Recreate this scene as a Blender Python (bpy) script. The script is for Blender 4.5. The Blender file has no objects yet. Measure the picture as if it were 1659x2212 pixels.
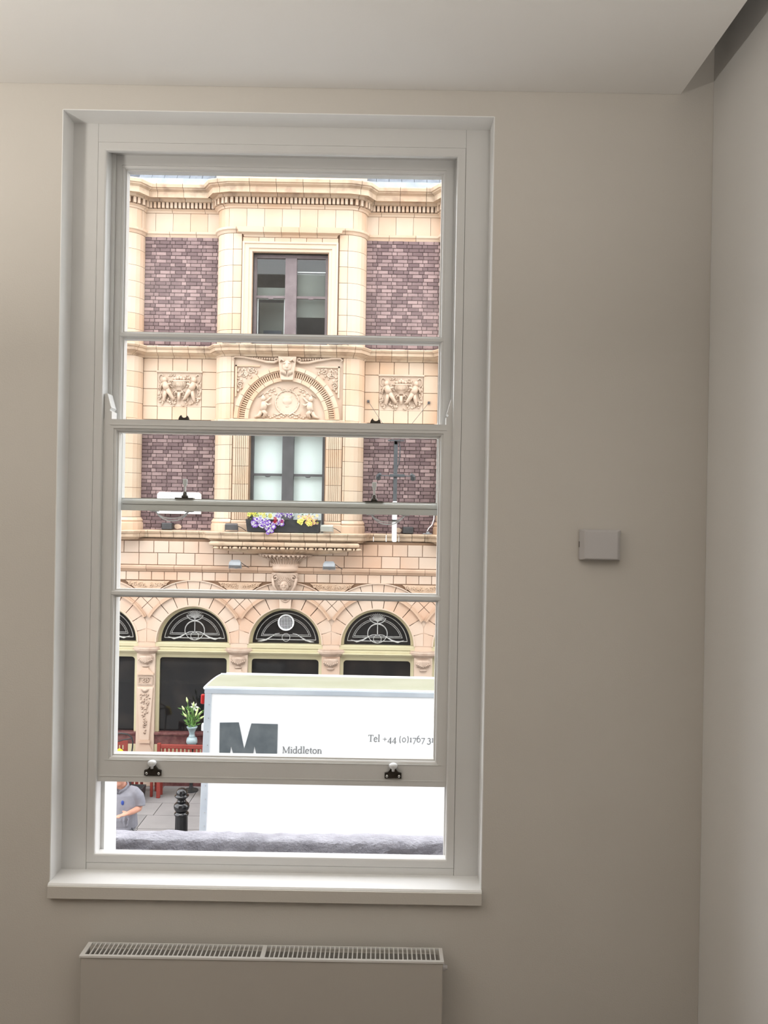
import bpy, math, random
from mathutils import Matrix, Vector

random.seed(7)
scene = bpy.context.scene
COL = scene.collection
EYE = 1.65            # camera height above the room floor (m)
FOC = 1790.0          # focal length in pixels of the 1659 x 2212 frame
ROLL = 0.0172
pi, sin, cos = math.pi, math.sin, math.cos

# ------------------------------------------------------------------ camera
cam_d = bpy.data.cameras.new('camera')
cam = bpy.data.objects.new('camera', cam_d)
COL.objects.link(cam)
cam_d.sensor_fit = 'VERTICAL'
cam_d.sensor_height = 36.0
cam_d.lens = 36.0 * FOC / 2212.0
cam_d.clip_start = 0.05
cam_d.clip_end = 400
cam.matrix_world = Matrix.Translation((0, 0, EYE)) @ Matrix.Rotation(pi / 2, 4, 'X') @ Matrix.Rotation(ROLL, 4, 'Z')
scene.camera = cam

# ------------------------------------------------------------------ sky, exposure
world = bpy.data.worlds.new('overcast_sky')
scene.world = world
world.use_nodes = True
bg = world.node_tree.nodes['Background']
bg.inputs[0].default_value = (0.97, 0.975, 1.0, 1)      # even white overcast
bg.inputs[1].default_value = 4.7
sun_d = bpy.data.lights.new('veiled_sun', 'SUN')
sun_d.energy = 0.9
sun_d.angle = math.radians(35)
sun_d.color = (1.0, 0.96, 0.9)
sun = bpy.data.objects.new('veiled_sun', sun_d)
COL.objects.link(sun)
sun.location = (-4, 4, 30)
sun.rotation_euler = Vector((0.25, 0.62, -1.0)).to_track_quat('-Z', 'Y').to_euler()

vs = scene.view_settings
scene.display_settings.display_device = 'sRGB'
vs.view_transform = 'Standard'
vs.look = 'None'
vs.exposure = 0.0
vs.gamma = 1.0
vs.use_curve_mapping = False
scene.cycles.use_denoising = True
scene.cycles.max_bounces = 6
scene.cycles.diffuse_bounces = 3
scene.cycles.glossy_bounces = 2
scene.cycles.transmission_bounces = 2
scene.cycles.transparent_max_bounces = 10
scene.cycles.sample_clamp_indirect = 5.0
scene.cycles.caustics_reflective = False
scene.cycles.caustics_refractive = False
scene.cycles.use_adaptive_sampling = True
scene.cycles.adaptive_threshold = 0.05
FILL_WATTS = 49.0  # power of the added room fill lamps

# ------------------------------------------------------------------ helpers
def P(px, py, D):
    """world point seen at photograph pixel (px, py) at real distance D from the camera"""
    u, v = px - 829.5, py - 1106.0
    a = u * cos(ROLL) + v * sin(ROLL)
    b = -u * sin(ROLL) + v * cos(ROLL)
    return Vector((a * D / FOC, D, EYE - b * D / FOC))

def X(px, py, D): return P(px, py, D).x
def Z(py, px, D): return P(px, py, D).z

WM = {}
def empty(name, loc=(0, 0, 0), rot=None):
    o = bpy.data.objects.new(name, None)
    COL.objects.link(o)
    o.empty_display_size = 0.1
    m = Matrix.Translation(loc) @ (rot.to_4x4() if rot else Matrix.Identity(4))
    o.matrix_basis = m
    WM[o] = m
    return o

def tag(o, label=None, cat=None, group=None, kind=None):
    if label: o['label'] = label
    if cat: o['category'] = cat
    if group: o['group'] = group
    if kind: o['kind'] = kind
    return o

def adopt(o, parent, local=False):
    if parent is not None:
        o.parent = parent
        if not local:
            o.matrix_parent_inverse = WM.get(parent, Matrix.Identity(4)).inverted()
    WM.setdefault(o, Matrix.Identity(4))
    if local and parent is not None:
        WM[o] = WM.get(parent, Matrix.Identity(4)).copy()
    return o

class MB:
    def __init__(s):
        s.v = []; s.f = []; s.m = []; s.cur = 0; s.tone = []
    def add(s, vs_, fs):
        b = len(s.v)
        s.v += [tuple(p) for p in vs_]
        for f in fs:
            s.f.append([b + i for i in f]); s.m.append(s.cur)
        return s
    def box(s, x0, x1, y0, y1, z0, z1):
        return s.add([(x0, y0, z0), (x1, y0, z0), (x1, y1, z0), (x0, y1, z0), (x0, y0, z1), (x1, y0, z1), (x1, y1, z1), (x0, y1, z1)],
                     [(0, 3, 2, 1), (4, 5, 6, 7), (0, 1, 5, 4), (1, 2, 6, 5), (2, 3, 7, 6), (3, 0, 4, 7)])
    def block(s, x0, x1, z0, z1, yf, yb, c=0.006):
        """box with a chamfered front (towards the viewer)"""
        v = []
        for (d, y) in ((0, yb), (0, yf + c), (c, yf)):
            v += [(x0 + d, y, z0 + d), (x1 - d, y, z0 + d), (x1 - d, y, z1 - d), (x0 + d, y, z1 - d)]
        f = [(8, 9, 10, 11), (3, 2, 1, 0)]
        for k in (0, 4):
            for i in range(4):
                j = (i + 1) % 4
                f.append((k + i, k + j, k + 4 + j, k + 4 + i))
        return s.add(v, f)
    def prism(s, poly, y0, y1):
        """poly: (x, z) outline, extruded from y0 (front) to y1"""
        n = len(poly)
        v = [(x, y0, z) for x, z in poly] + [(x, y1, z) for x, z in poly]
        f = [tuple(range(n)), tuple(range(2 * n - 1, n - 1, -1))]
        for i in range(n):
            j = (i + 1) % n
            f.append((i, n + i, n + j, j))
        return s.add(v, f)
    def ringseg(s, cx, cz, r0, r1, a0, a1, yf, yb, n=6, rfun=None, c=0.0):
        v = []; f = []
        for i in range(n + 1):
            a = a0 + (a1 - a0) * i / n
            q1 = rfun(a) if rfun else r1
            for r, y in ((r0, yf), (q1, yf), (q1, yb), (r0, yb)):
                v.append((cx + r * cos(a), y, cz + r * sin(a)))
        for i in range(n):
            for k in range(4):
                f.append((4 * i + k, 4 * i + (k + 1) % 4, 4 * i + 4 + (k + 1) % 4, 4 * i + 4 + k))
        f += [(0, 3, 2, 1), (4 * n, 4 * n + 1, 4 * n + 2, 4 * n + 3)]
        return s.add(v, f)
    def tube(s, pts, r, n=6, cap=True):
        pts = [Vector(p) for p in pts]
        m = len(pts)
        rs = r if isinstance(r, (list, tuple)) else [r] * m
        v = []; f = []
        up = None
        for i, p in enumerate(pts):
            t = (pts[min(i + 1, m - 1)] - pts[max(i - 1, 0)])
            if t.length < 1e-9: t = Vector((0, 0, 1))
            t.normalize()
            if up is None:
                up = Vector((0, 0, 1)) if abs(t.z) < 0.9 else Vector((0, 1, 0))
            a = t.cross(up)
            if a.length < 1e-4: a = t.cross(Vector((1, 0, 0)))
            a.normalize(); b = a.cross(t); up = b
            rr = rs[i] if isinstance(rs[i], (list, tuple)) else (rs[i], rs[i])
            for k in range(n):
                q = 2 * pi * k / n
                v.append(p + a * rr[0] * cos(q) + b * rr[1] * sin(q))
        for i in range(m - 1):
            for k in range(n):
                k2 = (k + 1) % n
                f.append((i * n + k, i * n + k2, (i + 1) * n + k2, (i + 1) * n + k))
        if cap:
            f.append(tuple(range(n - 1, -1, -1)))
            f.append(tuple((m - 1) * n + k for k in range(n)))
        return s.add(v, f)
    def ball(s, c, r, nu=10, nv=7):
        if not isinstance(r, (list, tuple)): r = (r, r, r)
        v = []; f = []
        for j in range(1, nv):
            th = pi * j / nv
            for i in range(nu):
                ph = 2 * pi * i / nu
                v.append((c[0] + r[0] * sin(th) * cos(ph), c[1] + r[1] * sin(th) * sin(ph), c[2] + r[2] * cos(th)))
        t = len(v); v.append((c[0], c[1], c[2] + r[2])); v.append((c[0], c[1], c[2] - r[2]))
        for j in range(nv - 2):
            for i in range(nu):
                i2 = (i + 1) % nu
                f.append((j * nu + i, (j + 1) * nu + i, (j + 1) * nu + i2, j * nu + i2))
        for i in range(nu):
            i2 = (i + 1) % nu
            f.append((t, i, i2)); f.append((t + 1, (nv - 2) * nu + i2, (nv - 2) * nu + i))
        return s.add(v, f)
    def lathe(s, prof, c=(0, 0, 0), n=16, a0=0.0, a1=2 * pi, sx=1.0, sy=1.0, mod=None):
        """prof: (r, z) list, revolved about z"""
        full = abs(a1 - a0 - 2 * pi) < 1e-6
        k = n if full else n + 1
        v = []; f = []
        for (r, z) in prof:
            for i in range(k):
                a = a0 + (a1 - a0) * i / n
                q = r * (mod(a, z) if mod else 1.0)
                v.append((c[0] + q * cos(a) * sx, c[1] + q * sin(a) * sy, c[2] + z))
        for j in range(len(prof) - 1):
            for i in range(n):
                i2 = (i + 1) % k
                f.append((j * k + i, j * k + i2, (j + 1) * k + i2, (j + 1) * k + i))
        f.append(tuple(range(k - 1, -1, -1)))
        f.append(tuple((len(prof) - 1) * k + i for i in range(k)))
        return s.add(v, f)
    def rect_sweep(s, x0, x1, z0, z1, prof, sides=None):
        """closed section prof (inset, y) swept round a rectangle, mitred"""
        n = len(prof)
        v = []
        for (a, y) in prof: v.append((x0 + a, y, z0 + a))
        for (a, y) in prof: v.append((x1 - a, y, z0 + a))
        for (a, y) in prof: v.append((x1 - a, y, z1 - a))
        for (a, y) in prof: v.append((x0 + a, y, z1 - a))
        f = []
        for q in (sides if sides is not None else range(4)):
            q2 = (q + 1) % 4
            for i in range(n):
                j = (i + 1) % n
                f.append((q * n + i, q * n + j, q2 * n + j, q2 * n + i))
        return s.add(v, f)
    def sweep(s, ring, prof, closed_prof=True):
        """ring: list of (point2d, miter2d); prof: (out, z) section"""
        n = len(prof); v = []; f = []
        for (p, mt) in ring:
            for (o, z) in prof:
                v.append((p[0] + mt[0] * o, p[1] + mt[1] * o, z))
        for i in range(len(ring) - 1):
            for k in range(n if closed_prof else n - 1):
                k2 = (k + 1) % n
                f.append((i * n + k, (i + 1) * n + k, (i + 1) * n + k2, i * n + k2))
        if closed_prof:
            f.append(tuple(range(n)))
            f.append(tuple((len(ring) - 1) * n + k for k in range(n - 1, -1, -1)))
        return s.add(v, f)
    def build(s, name, mat, parent=None, smooth=False, local=False, bevel=0.0, remesh=0.0, tone=None, fix=True):
        me = bpy.data.meshes.new(name)
        me.from_pydata(s.v, [], s.f)
        mats = mat if isinstance(mat, (list, tuple)) else [mat]
        for q in mats: me.materials.append(q)
        if len(mats) > 1:
            me.polygons.foreach_set('material_index', s.m)
        if fix:
            import bmesh
            bm = bmesh.new(); bm.from_mesh(me)
            bmesh.ops.recalc_face_normals(bm, faces=bm.faces)
            bm.to_mesh(me); bm.free()
        if smooth:
            me.polygons.foreach_set('use_smooth', [True] * len(me.polygons))
        if tone:
            at = me.attributes.new('tone', 'FLOAT', 'POINT')
            at.data.foreach_set('value', tone)
        me.update()
        o = bpy.data.objects.new(name, me)
        COL.objects.link(o)
        if bevel:
            b = o.modifiers.new('bevel', 'BEVEL'); b.width = bevel; b.segments = 2
            b.limit_method = 'ANGLE'; b.angle_limit = math.radians(40)
        if remesh:
            r = o.modifiers.new('remesh', 'REMESH'); r.mode = 'VOXEL'; r.voxel_size = remesh
            r.use_smooth_shade = True
            q = o.modifiers.new('smooth', 'SMOOTH'); q.factor = 0.5; q.iterations = 4
        adopt(o, parent, local)
        return o

def linked(o, name, loc, parent, scale=None, rot=None):
    c = o.copy(); c.name = name; COL.objects.link(c)
    c.parent = None; c.matrix_parent_inverse = Matrix.Identity(4)
    c.location = loc
    if scale: c.scale = scale
    if rot: c.rotation_euler = rot
    c.parent = parent
    c.matrix_parent_inverse = WM.get(parent, Matrix.Identity(4)).inverted() if parent else Matrix.Identity(4)
    WM[c] = Matrix.Identity(4)
    return c

# ------------------------------------------------------------------ materials
def srgb(r, g, b):
    f = lambda c: (c / 255 / 12.92) if c / 255 <= 0.04045 else ((c / 255 + 0.055) / 1.055) ** 2.4
    return (f(r), f(g), f(b))

def mat(name, col, rough=0.6, col2=None, scale=4.0, bump=0.0, bscale=None, metal=0.0, rnd=0.0, tone=False,
        contrast=(0.35, 0.65), spec=0.5, emit=None, detail=4.0, stain=None, stain_scale=3.0, stain_amt=0.5):
    m = bpy.data.materials.new(name); m.use_nodes = True
    nt = m.node_tree; N = nt.nodes; L = nt.links
    b = N['Principled BSDF']
    b.inputs['Base Color'].default_value = (*col, 1)
    b.inputs['Roughness'].default_value = rough
    b.inputs['Metallic'].default_value = metal
    b.inputs['Specular IOR Level'].default_value = spec
    tc = N.new('ShaderNodeNewGeometry')
    out = None
    if col2 is not None:
        n = N.new('ShaderNodeTexNoise'); n.inputs['Scale'].default_value = scale; n.inputs['Detail'].default_value = detail
        L.new(tc.outputs['Position'], n.inputs['Vector'])
        r = N.new('ShaderNodeValToRGB')
        r.color_ramp.elements[0].position = contrast[0]; r.color_ramp.elements[1].position = contrast[1]
        r.color_ramp.elements[0].color = (*col, 1); r.color_ramp.elements[1].color = (*col2, 1)
        src = n.outputs['Fac']
        if rnd:
            oi = N.new('ShaderNodeObjectInfo')
            if tone:
                at = N.new('ShaderNodeAttribute'); at.attribute_name = 'tone'; rs = at.outputs['Fac']
            else:
                rs = oi.outputs['Random']
            ma = N.new('ShaderNodeMath'); ma.operation = 'MULTIPLY_ADD'
            ma.inputs[1].default_value = rnd; 
            su = N.new('ShaderNodeMath'); su.operation = 'SUBTRACT'; su.inputs[1].default_value = rnd * 0.5
            L.new(rs, ma.inputs[0]); L.new(src, ma.inputs[2]); L.new(ma.outputs[0], su.inputs[0]); src = su.outputs[0]
        L.new(src, r.inputs['Fac']); out = r.outputs['Color']
    if stain is not None:
        n = N.new('ShaderNodeTexNoise'); n.inputs['Scale'].default_value = stain_scale; n.inputs['Detail'].default_value = 6
        L.new(tc.outputs['Position'], n.inputs['Vector'])
        mr = N.new('ShaderNodeMapRange'); mr.inputs[1].default_value = 0.5; mr.inputs[2].default_value = 0.72; mr.inputs[4].default_value = stain_amt
        L.new(n.outputs['Fac'], mr.inputs[0])
        mx = N.new('ShaderNodeMix'); mx.data_type = 'RGBA'
        L.new(mr.outputs[0], mx.inputs[0])
        if out is not None: L.new(out, mx.inputs[6])
        else: mx.inputs[6].default_value = (*col, 1)
        mx.inputs[7].default_value = (*stain, 1)
        out = mx.outputs[2]
    if out is not None:
        L.new(out, b.inputs['Base Color'])
    if bump:
        n = N.new('ShaderNodeTexNoise'); n.inputs['Scale'].default_value = bscale or scale * 8; n.inputs['Detail'].default_value = 5
        L.new(tc.outputs['Position'], n.inputs['Vector'])
        bp = N.new('ShaderNodeBump'); bp.inputs['Strength'].default_value = bump; bp.inputs['Distance'].default_value = 0.01
        L.new(n.outputs['Fac'], bp.inputs['Height']); L.new(bp.outputs['Normal'], b.inputs['Normal'])
    if emit:
        b.inputs['Emission Color'].default_value = (*emit[:3], 1); b.inputs['Emission Strength'].default_value = emit[3]
    return m

def glass_mat(name, tint, gloss=0.02):
    m = bpy.data.materials.new(name); m.use_nodes = True
    nt = m.node_tree; N = nt.nodes; L = nt.links
    N.remove(N['Principled BSDF'])
    t = N.new('ShaderNodeBsdfTransparent'); t.inputs[0].default_value = (*tint, 1)
    g = N.new('ShaderNodeBsdfGlossy'); g.inputs['Roughness'].default_value = 0.02
    lw = N.new('ShaderNodeLayerWeight'); lw.inputs['Blend'].default_value = 0.5
    pw = N.new('ShaderNodeMath'); pw.operation = 'POWER'; pw.inputs[1].default_value = 5.0
    L.new(lw.outputs['Facing'], pw.inputs[0])
    fr = N.new('ShaderNodeMath'); fr.operation = 'MULTIPLY_ADD'; fr.inputs[1].default_value = 0.6; fr.inputs[2].default_value = gloss
    L.new(pw.outputs[0], fr.inputs[0])
    mx = N.new('ShaderNodeMixShader')
    L.new(fr.outputs[0], mx.inputs[0]); L.new(t.outputs[0], mx.inputs[1]); L.new(g.outputs[0], mx.inputs[2])
    L.new(mx.outputs[0], N['Material Output'].inputs['Surface'])
    return m

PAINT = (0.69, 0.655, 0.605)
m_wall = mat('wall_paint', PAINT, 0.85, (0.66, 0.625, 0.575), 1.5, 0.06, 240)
m_wall_daylit = mat('daylit_wall_white', (0.84, 0.825, 0.80), 0.85, (0.82, 0.805, 0.78), 1.5, 0.05, 240)  # whiter copy of the wall paint, window daylight put into the colour
m_ceil = mat('ceiling_paint', (0.88, 0.865, 0.84), 0.9, (0.86, 0.845, 0.82), 1.5, 0.04, 240)
m_floor = mat('oak_boards', (0.14, 0.095, 0.06), 0.5, (0.18, 0.12, 0.075), 3)
m_reveal_daylit = mat('daylit_reveal_white', (0.90, 0.90, 0.89), 0.6)  # whiter than the wall to stand for daylight on the reveals
m_gloss = mat('white_joinery_paint', (0.74, 0.735, 0.72), 0.35, (0.71, 0.705, 0.69), 3, 0.02, 120)
m_seam = mat('joinery_gap', (0.18, 0.16, 0.14), 0.8)
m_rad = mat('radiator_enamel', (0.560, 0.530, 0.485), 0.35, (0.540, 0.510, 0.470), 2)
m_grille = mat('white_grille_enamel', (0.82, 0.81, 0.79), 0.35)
m_radin = mat('radiator_fins', (0.10, 0.10, 0.10), 0.6, (0.16, 0.16, 0.16), 30)
m_plastic = mat('white_plastic', (0.620, 0.600, 0.600), 0.4, (0.600, 0.580, 0.580), 5)
m_bronze = mat('dark_bronze', (0.055, 0.048, 0.042), 0.35, (0.09, 0.08, 0.07), 60, metal=0.7)
m_chrome = mat('chrome', (0.75, 0.77, 0.78), 0.12, metal=1.0)
m_glass = glass_mat('window_glass', (0.975, 0.985, 0.98))
m_shop = glass_mat('pane_glass', (0.96, 0.975, 0.97), 0.03)
m_bowl = mat('fill_bowl_metal', (0.55, 0.54, 0.52), 0.4, metal=0.6)

CREAM = (0.80, 0.61, 0.40)
m_stone = mat('cream_terracotta', (0.575, 0.445, 0.335), 0.42, (0.550, 0.365, 0.240), 1.1, 0.10, 14, rnd=0.42, contrast=(0.40, 0.80))
m_stone2 = mat('pink_terracotta', (0.560, 0.435, 0.345), 0.5, (0.540, 0.355, 0.250), 1.3, 0.12, 14, rnd=0.40, contrast=(0.40, 0.80))
m_ledge = mat('weathered_terracotta', (0.528, 0.405, 0.290), 0.6, (0.475, 0.326, 0.220), 1.6, 0.2, 12, rnd=0.3, contrast=(0.4, 0.75),
              stain=(0.20, 0.13, 0.09), stain_scale=4.5, stain_amt=0.65)
m_relief = mat('carved_terracotta', (0.550, 0.435, 0.340), 0.55, (0.510, 0.380, 0.285), 3.0, 0.1, 30)
m_relief2 = mat('carved_pink_terracotta', (0.470, 0.360, 0.285), 0.6, (0.380, 0.275, 0.210), 4.0, 0.2, 30, stain=(0.25, 0.17, 0.12), stain_scale=9, stain_amt=0.5)
m_hood = mat('tan_terracotta', (0.50, 0.345, 0.245), 0.55, (0.44, 0.29, 0.20), 3.0, 0.15, 14, rnd=0.3)
m_orange = mat('orange_terracotta', (0.550, 0.400, 0.290), 0.6, (0.500, 0.345, 0.235), 5.0)
m_joint = mat('facade_mortar', (0.260, 0.160, 0.100), 0.9, (0.200, 0.125, 0.080), 4)
m_bmortar = mat('brick_mortar', (0.105, 0.075, 0.075), 0.95, (0.15, 0.11, 0.11), 8)
BR1, BR2 = (0.125, 0.077, 0.080), (0.29, 0.20, 0.195)
m_brick = mat('purple_brick', BR1, 0.75, BR2, 5, 0.3, 30, rnd=0.9, contrast=(0.28, 0.95))
m_brickn = mat('purple_brick_field', BR1, 0.75, BR2, 5, 0.3, 30, rnd=0.9, tone=True, contrast=(0.28, 0.95))
m_lead = mat('lead_flashing', (0.200, 0.225, 0.250), 0.5, (0.270, 0.300, 0.320), 6)
m_slate = mat('roof_slate', (0.085, 0.10, 0.125), 0.6, (0.13, 0.15, 0.18), 8)
m_ledgelead = mat('grey_lead_ledge', (0.23, 0.23, 0.26), 0.75, (0.36, 0.36, 0.40), 14, 0.9, 90, contrast=(0.3, 0.7))
m_frame = mat('purple_brown_frame', (0.12, 0.09, 0.095), 0.5, (0.16, 0.125, 0.13), 6)
m_frame2 = mat('charcoal_frame', (0.065, 0.062, 0.065), 0.5, (0.09, 0.085, 0.09), 6)
m_darkglass = mat('dark_shop_glass', (0.010, 0.010, 0.011), 0.06, (0.03, 0.025, 0.022), 2.5, spec=0.35, contrast=(0.45, 0.8))
m_greyglass = mat('reflecting_glass', (0.10, 0.12, 0.125), 0.04, (0.16, 0.175, 0.17), 2.0, spec=0.7, contrast=(0.4, 0.7))
m_blind = mat('white_blind', (0.82, 0.86, 0.86), 0.9, (0.78, 0.83, 0.83), 2)
m_greyblind = mat('grey_blind', (0.138, 0.149, 0.138), 0.9, (0.176, 0.187, 0.171), 1.5)
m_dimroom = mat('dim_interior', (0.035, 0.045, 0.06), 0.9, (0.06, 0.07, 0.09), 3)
m_yellow = mat('pale_yellow_joinery', (0.493, 0.449, 0.290), 0.45, (0.466, 0.414, 0.264), 4)
m_etch = mat('etched_white', (0.50, 0.50, 0.49), 0.7, (0.36, 0.36, 0.36), 20)
m_riser = mat('dark_red_marble', (0.10, 0.035, 0.035), 0.25, (0.16, 0.07, 0.065), 12)
m_black = mat('black_gloss_paint', (0.006, 0.006, 0.007), 0.16, spec=0.6)
m_blackmat = mat('black_plastic', (0.018, 0.019, 0.02), 0.5, (0.03, 0.03, 0.032), 12)
m_iron = mat('grey_iron', (0.045, 0.050, 0.058), 0.55, (0.070, 0.075, 0.082), 10)
m_lampgrey = mat('floodlight_grey', (0.20, 0.215, 0.235), 0.5, (0.26, 0.275, 0.29), 9)
m_lampdark = mat('floodlight_dark', (0.07, 0.07, 0.075), 0.5, (0.10, 0.10, 0.105), 9)
m_lamppale = mat('floodlight_pale', (0.36, 0.37, 0.33), 0.5, (0.42, 0.42, 0.38), 9)
m_white = mat('white_enamel', (0.80, 0.81, 0.82), 0.4, (0.77, 0.78, 0.80), 4)
m_truck = mat('truck_white_panel', (0.880, 0.900, 0.920), 0.35, (0.860, 0.880, 0.910), 1.0)
m_truckroof = mat('translucent_truck_roof', (0.270, 0.280, 0.205), 0.5, (0.310, 0.320, 0.250), 1.4)
m_alu = mat('dull_aluminium', (0.42, 0.47, 0.53), 0.45, (0.50, 0.55, 0.60), 3)
m_logo = mat('dark_grey_print', (0.085, 0.105, 0.12), 0.5, (0.13, 0.15, 0.165), 6)
m_text = mat('grey_print', (0.230, 0.240, 0.255), 0.6)
m_signtext = mat('faint_grey_print', (0.55, 0.58, 0.58), 0.7)
m_redlamp = mat('red_plastic', (0.55, 0.02, 0.02), 0.3)
m_bench = mat('red_painted_wood', (0.223, 0.031, 0.022), 0.5, (0.260, 0.043, 0.031), 8)
m_vase = mat('blue_grey_glaze', (0.24, 0.32, 0.34), 0.3, (0.33, 0.42, 0.44), 9)
m_leaf = mat('green_leaf', (0.06, 0.16, 0.03), 0.5, (0.16, 0.30, 0.07), 25)
m_bud = mat('lily_bud', (0.42, 0.58, 0.20), 0.5, (0.62, 0.72, 0.36), 25)
m_petalw = mat('white_petal', (0.82, 0.82, 0.78), 0.6)
m_petalp = mat('purple_petal', (0.19, 0.055, 0.50), 0.6, (0.30, 0.12, 0.62), 30)
m_petaly = mat('yellow_petal', (0.85, 0.78, 0.10), 0.6, (0.85, 0.82, 0.35), 30)
m_petalr = mat('salmon_petal', (0.80, 0.36, 0.25), 0.6, (0.85, 0.55, 0.38), 30)
m_petald = mat('crimson_petal', (0.40, 0.02, 0.05), 0.6)
m_slab = mat('paving_stone', (0.165, 0.160, 0.158), 0.8, (0.230, 0.220, 0.215), 1.2, 0.3, 40, rnd=0.5, contrast=(0.3, 0.8), stain=(0.18, 0.17, 0.17), stain_scale=2.2, stain_amt=0.5)
m_grout = mat('paving_joint', (0.084, 0.081, 0.078), 0.95)
m_road = mat('light_bouncing_road', (0.30, 0.295, 0.29), 0.9, (0.36, 0.355, 0.35), 30, 0.4, 120)  # unseen road made pale to bounce daylight up into the room
m_outer = mat('london_stock_brick_wall', (0.17, 0.15, 0.13), 0.9, (0.23, 0.20, 0.17), 2)
m_skin = mat('skin', (0.52, 0.25, 0.17), 0.55, (0.58, 0.30, 0.21), 12)
m_glove = mat('yellow_glove', (0.75, 0.50, 0.16), 0.6, (0.80, 0.40, 0.20), 18)
m_shirt = mat('grey_polo_cotton', (0.223, 0.223, 0.254), 0.9, (0.267, 0.267, 0.298), 9, 0.35, 14)
m_trouser = mat('stone_grey_trousers', (0.273, 0.273, 0.279), 0.9, (0.322, 0.316, 0.316), 9, 0.3, 16)
m_hair = mat('grey_brown_hair', (0.09, 0.07, 0.055), 0.8)
m_badge = mat('blue_badge', (0.03, 0.07, 0.33), 0.7)
m_tyre = mat('rubber', (0.02, 0.02, 0.02), 0.8)
m_yellowcloth = mat('yellow_cloth', (0.86, 0.66, 0.03), 0.8)

# ================================================================== THE ROOM
WY = 2.30                                    # inner face of the window wall
OX0, OX1, OZ0, OZ1 = -0.910, 0.288, 0.610, 2.752   # plastered opening
RX = 0.895                                   # right wall
CZ = 2.823                                   # ceiling

def wall_with_hole(name, x0, x1, z0, z1, y0, y1, hx0, hx1, hz0, hz1, m):
    b = MB()
    xs = [x0, hx0, hx1, x1]; zs = [z0, hz0, hz1, z1]
    for i in range(3):
        for j in range(3):
            if i == 1 and j == 1: continue
            for y in (y0, y1):
                b.add([(xs[i], y, zs[j]), (xs[i + 1], y, zs[j]), (xs[i + 1], y, zs[j + 1]), (xs[i], y, zs[j + 1])], [(0, 1, 2, 3)])
    for (a, c, d, e) in ((x0, x1, z0, z1), (hx0, hx1, hz0, hz1)):
        b.add([(a, y0, d), (c, y0, d), (c, y0, e), (a, y0, e), (a, y1, d), (c, y1, d), (c, y1, e), (a, y1, e)],
              [(0, 1, 5, 4), (1, 2, 6, 5), (2, 3, 7, 6), (3, 0, 4, 7)])
    return b.build(name, m, fix=False)

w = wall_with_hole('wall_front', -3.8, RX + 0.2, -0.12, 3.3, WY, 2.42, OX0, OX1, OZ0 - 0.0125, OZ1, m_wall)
tag(w, 'beige grey painted plaster wall around the sash window', kind='structure')
w = wall_with_hole('wall_outside', -9, 9, -3.5, 9.5, 2.421, 2.74, -1.0, 0.38, 0.40, 2.83, m_outer)
tag(w, 'street face of the building the room is in', kind='structure')
tag(MB().box(RX, RX + 0.2, -3.0, WY - 0.001, 0.0, 3.28).build('wall_right', m_wall_daylit), 'plaster wall right of the window, paled for the daylight on it', kind='structure')
tag(MB().box(-3.8, -3.6, -3.0, WY - 0.001, 0.0, 3.28).build('wall_left', m_wall), 'pale plaster wall left of the window', kind='structure')
tag(MB().box(-3.8, RX + 0.2, -3.2, -3.001, 0.0, 3.28).build('wall_back', m_wall), 'pale plaster wall behind the viewer', kind='structure')
tag(MB().box(-3.8, RX + 0.2, -3.2, WY - 0.001, -0.12, -0.001).build('floor', m_floor), 'brown oak board floor of the room', kind='structure')
c = MB().box(-3.6, 0.803, -3.0, WY - 0.001, CZ, CZ + 0.06).build('ceiling', m_ceil)
tag(c, 'white suspended ceiling stopping short of the right wall', kind='structure')
c = MB().box(-3.8, RX + 0.2, -3.2, 2.42, 3.281, 3.40).build('ceiling.001', m_ceil)
tag(c, 'upper slab seen through the slot beside the suspended ceiling', kind='structure')

# ------------------------------------------------------------------ sash window
win = empty('window_1', ((OX0 + OX1) / 2, 2.45, OZ0))
tag(win, 'white painted timber sash window standing open at the bottom', kind='structure')
for nm, bx in (('daylit_reveal_skin', (OX0 - .001, OX0 + .0015, WY - .0006, 2.379, OZ0, OZ1)), ('daylit_reveal_skin', (OX1 - .0015, OX1 + .001, WY - .0006, 2.379, OZ0, OZ1)),
               ('daylit_soffit_skin', (OX0 + .0015, OX1 - .0015, WY - .0006, 2.379, OZ1 - .0015, OZ1 + .001))):
    MB().box(*bx).build(nm, m_reveal_daylit, win)  # thin sheets added to carry the painted daylight
FY = 2.378                                    # face of the box frame
BX0, BX1, BZ0, BZ1 = -0.837, 0.217, 0.6315, 2.697     # outer edge of staff beads
IX0, IX1, IZ0, IZ1 = -0.813, 0.198, 0.647, 2.678      # clear opening
g = 0.0012
MB().box(OX0, BX0 - g, FY, 2.58, OZ0, OZ1).build('box_lining', m_gloss, win)
MB().box(BX1 + g, OX1, FY, 2.58, OZ0, OZ1).build('box_lining', m_gloss, win)
MB().box(BX0 - g + 0.0005, BX1 + g - 0.0005, FY + 0.0004, 2.58, BZ1 + g, OZ1).build('head_lining', m_gloss, win)
MB().box(BX0, BX1, FY + 0.0004, 2.47, OZ0, BZ0 - g).build('sill_lining', m_gloss, win)
MB().rect_sweep(BX0 - 0.004, BX1 + 0.004, BZ0 - 0.004, BZ1 + 0.004,
                [(0, FY + 0.004), (0.02, FY + 0.004), (0.02, FY + 0.02), (0, FY + 0.02)]).build('frame_gap', m_seam, win)
wd = IX0 - BX0
MB().rect_sweep(BX0, BX1, BZ0, BZ1, [(0, FY - 0.001), (wd - 0.005, FY - 0.001), (wd - 0.0015, FY + 0.001), (wd, FY + 0.005),
                                     (wd, FY + 0.013), (0, FY + 0.013)]).build('staff_bead', m_gloss, win)
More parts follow.
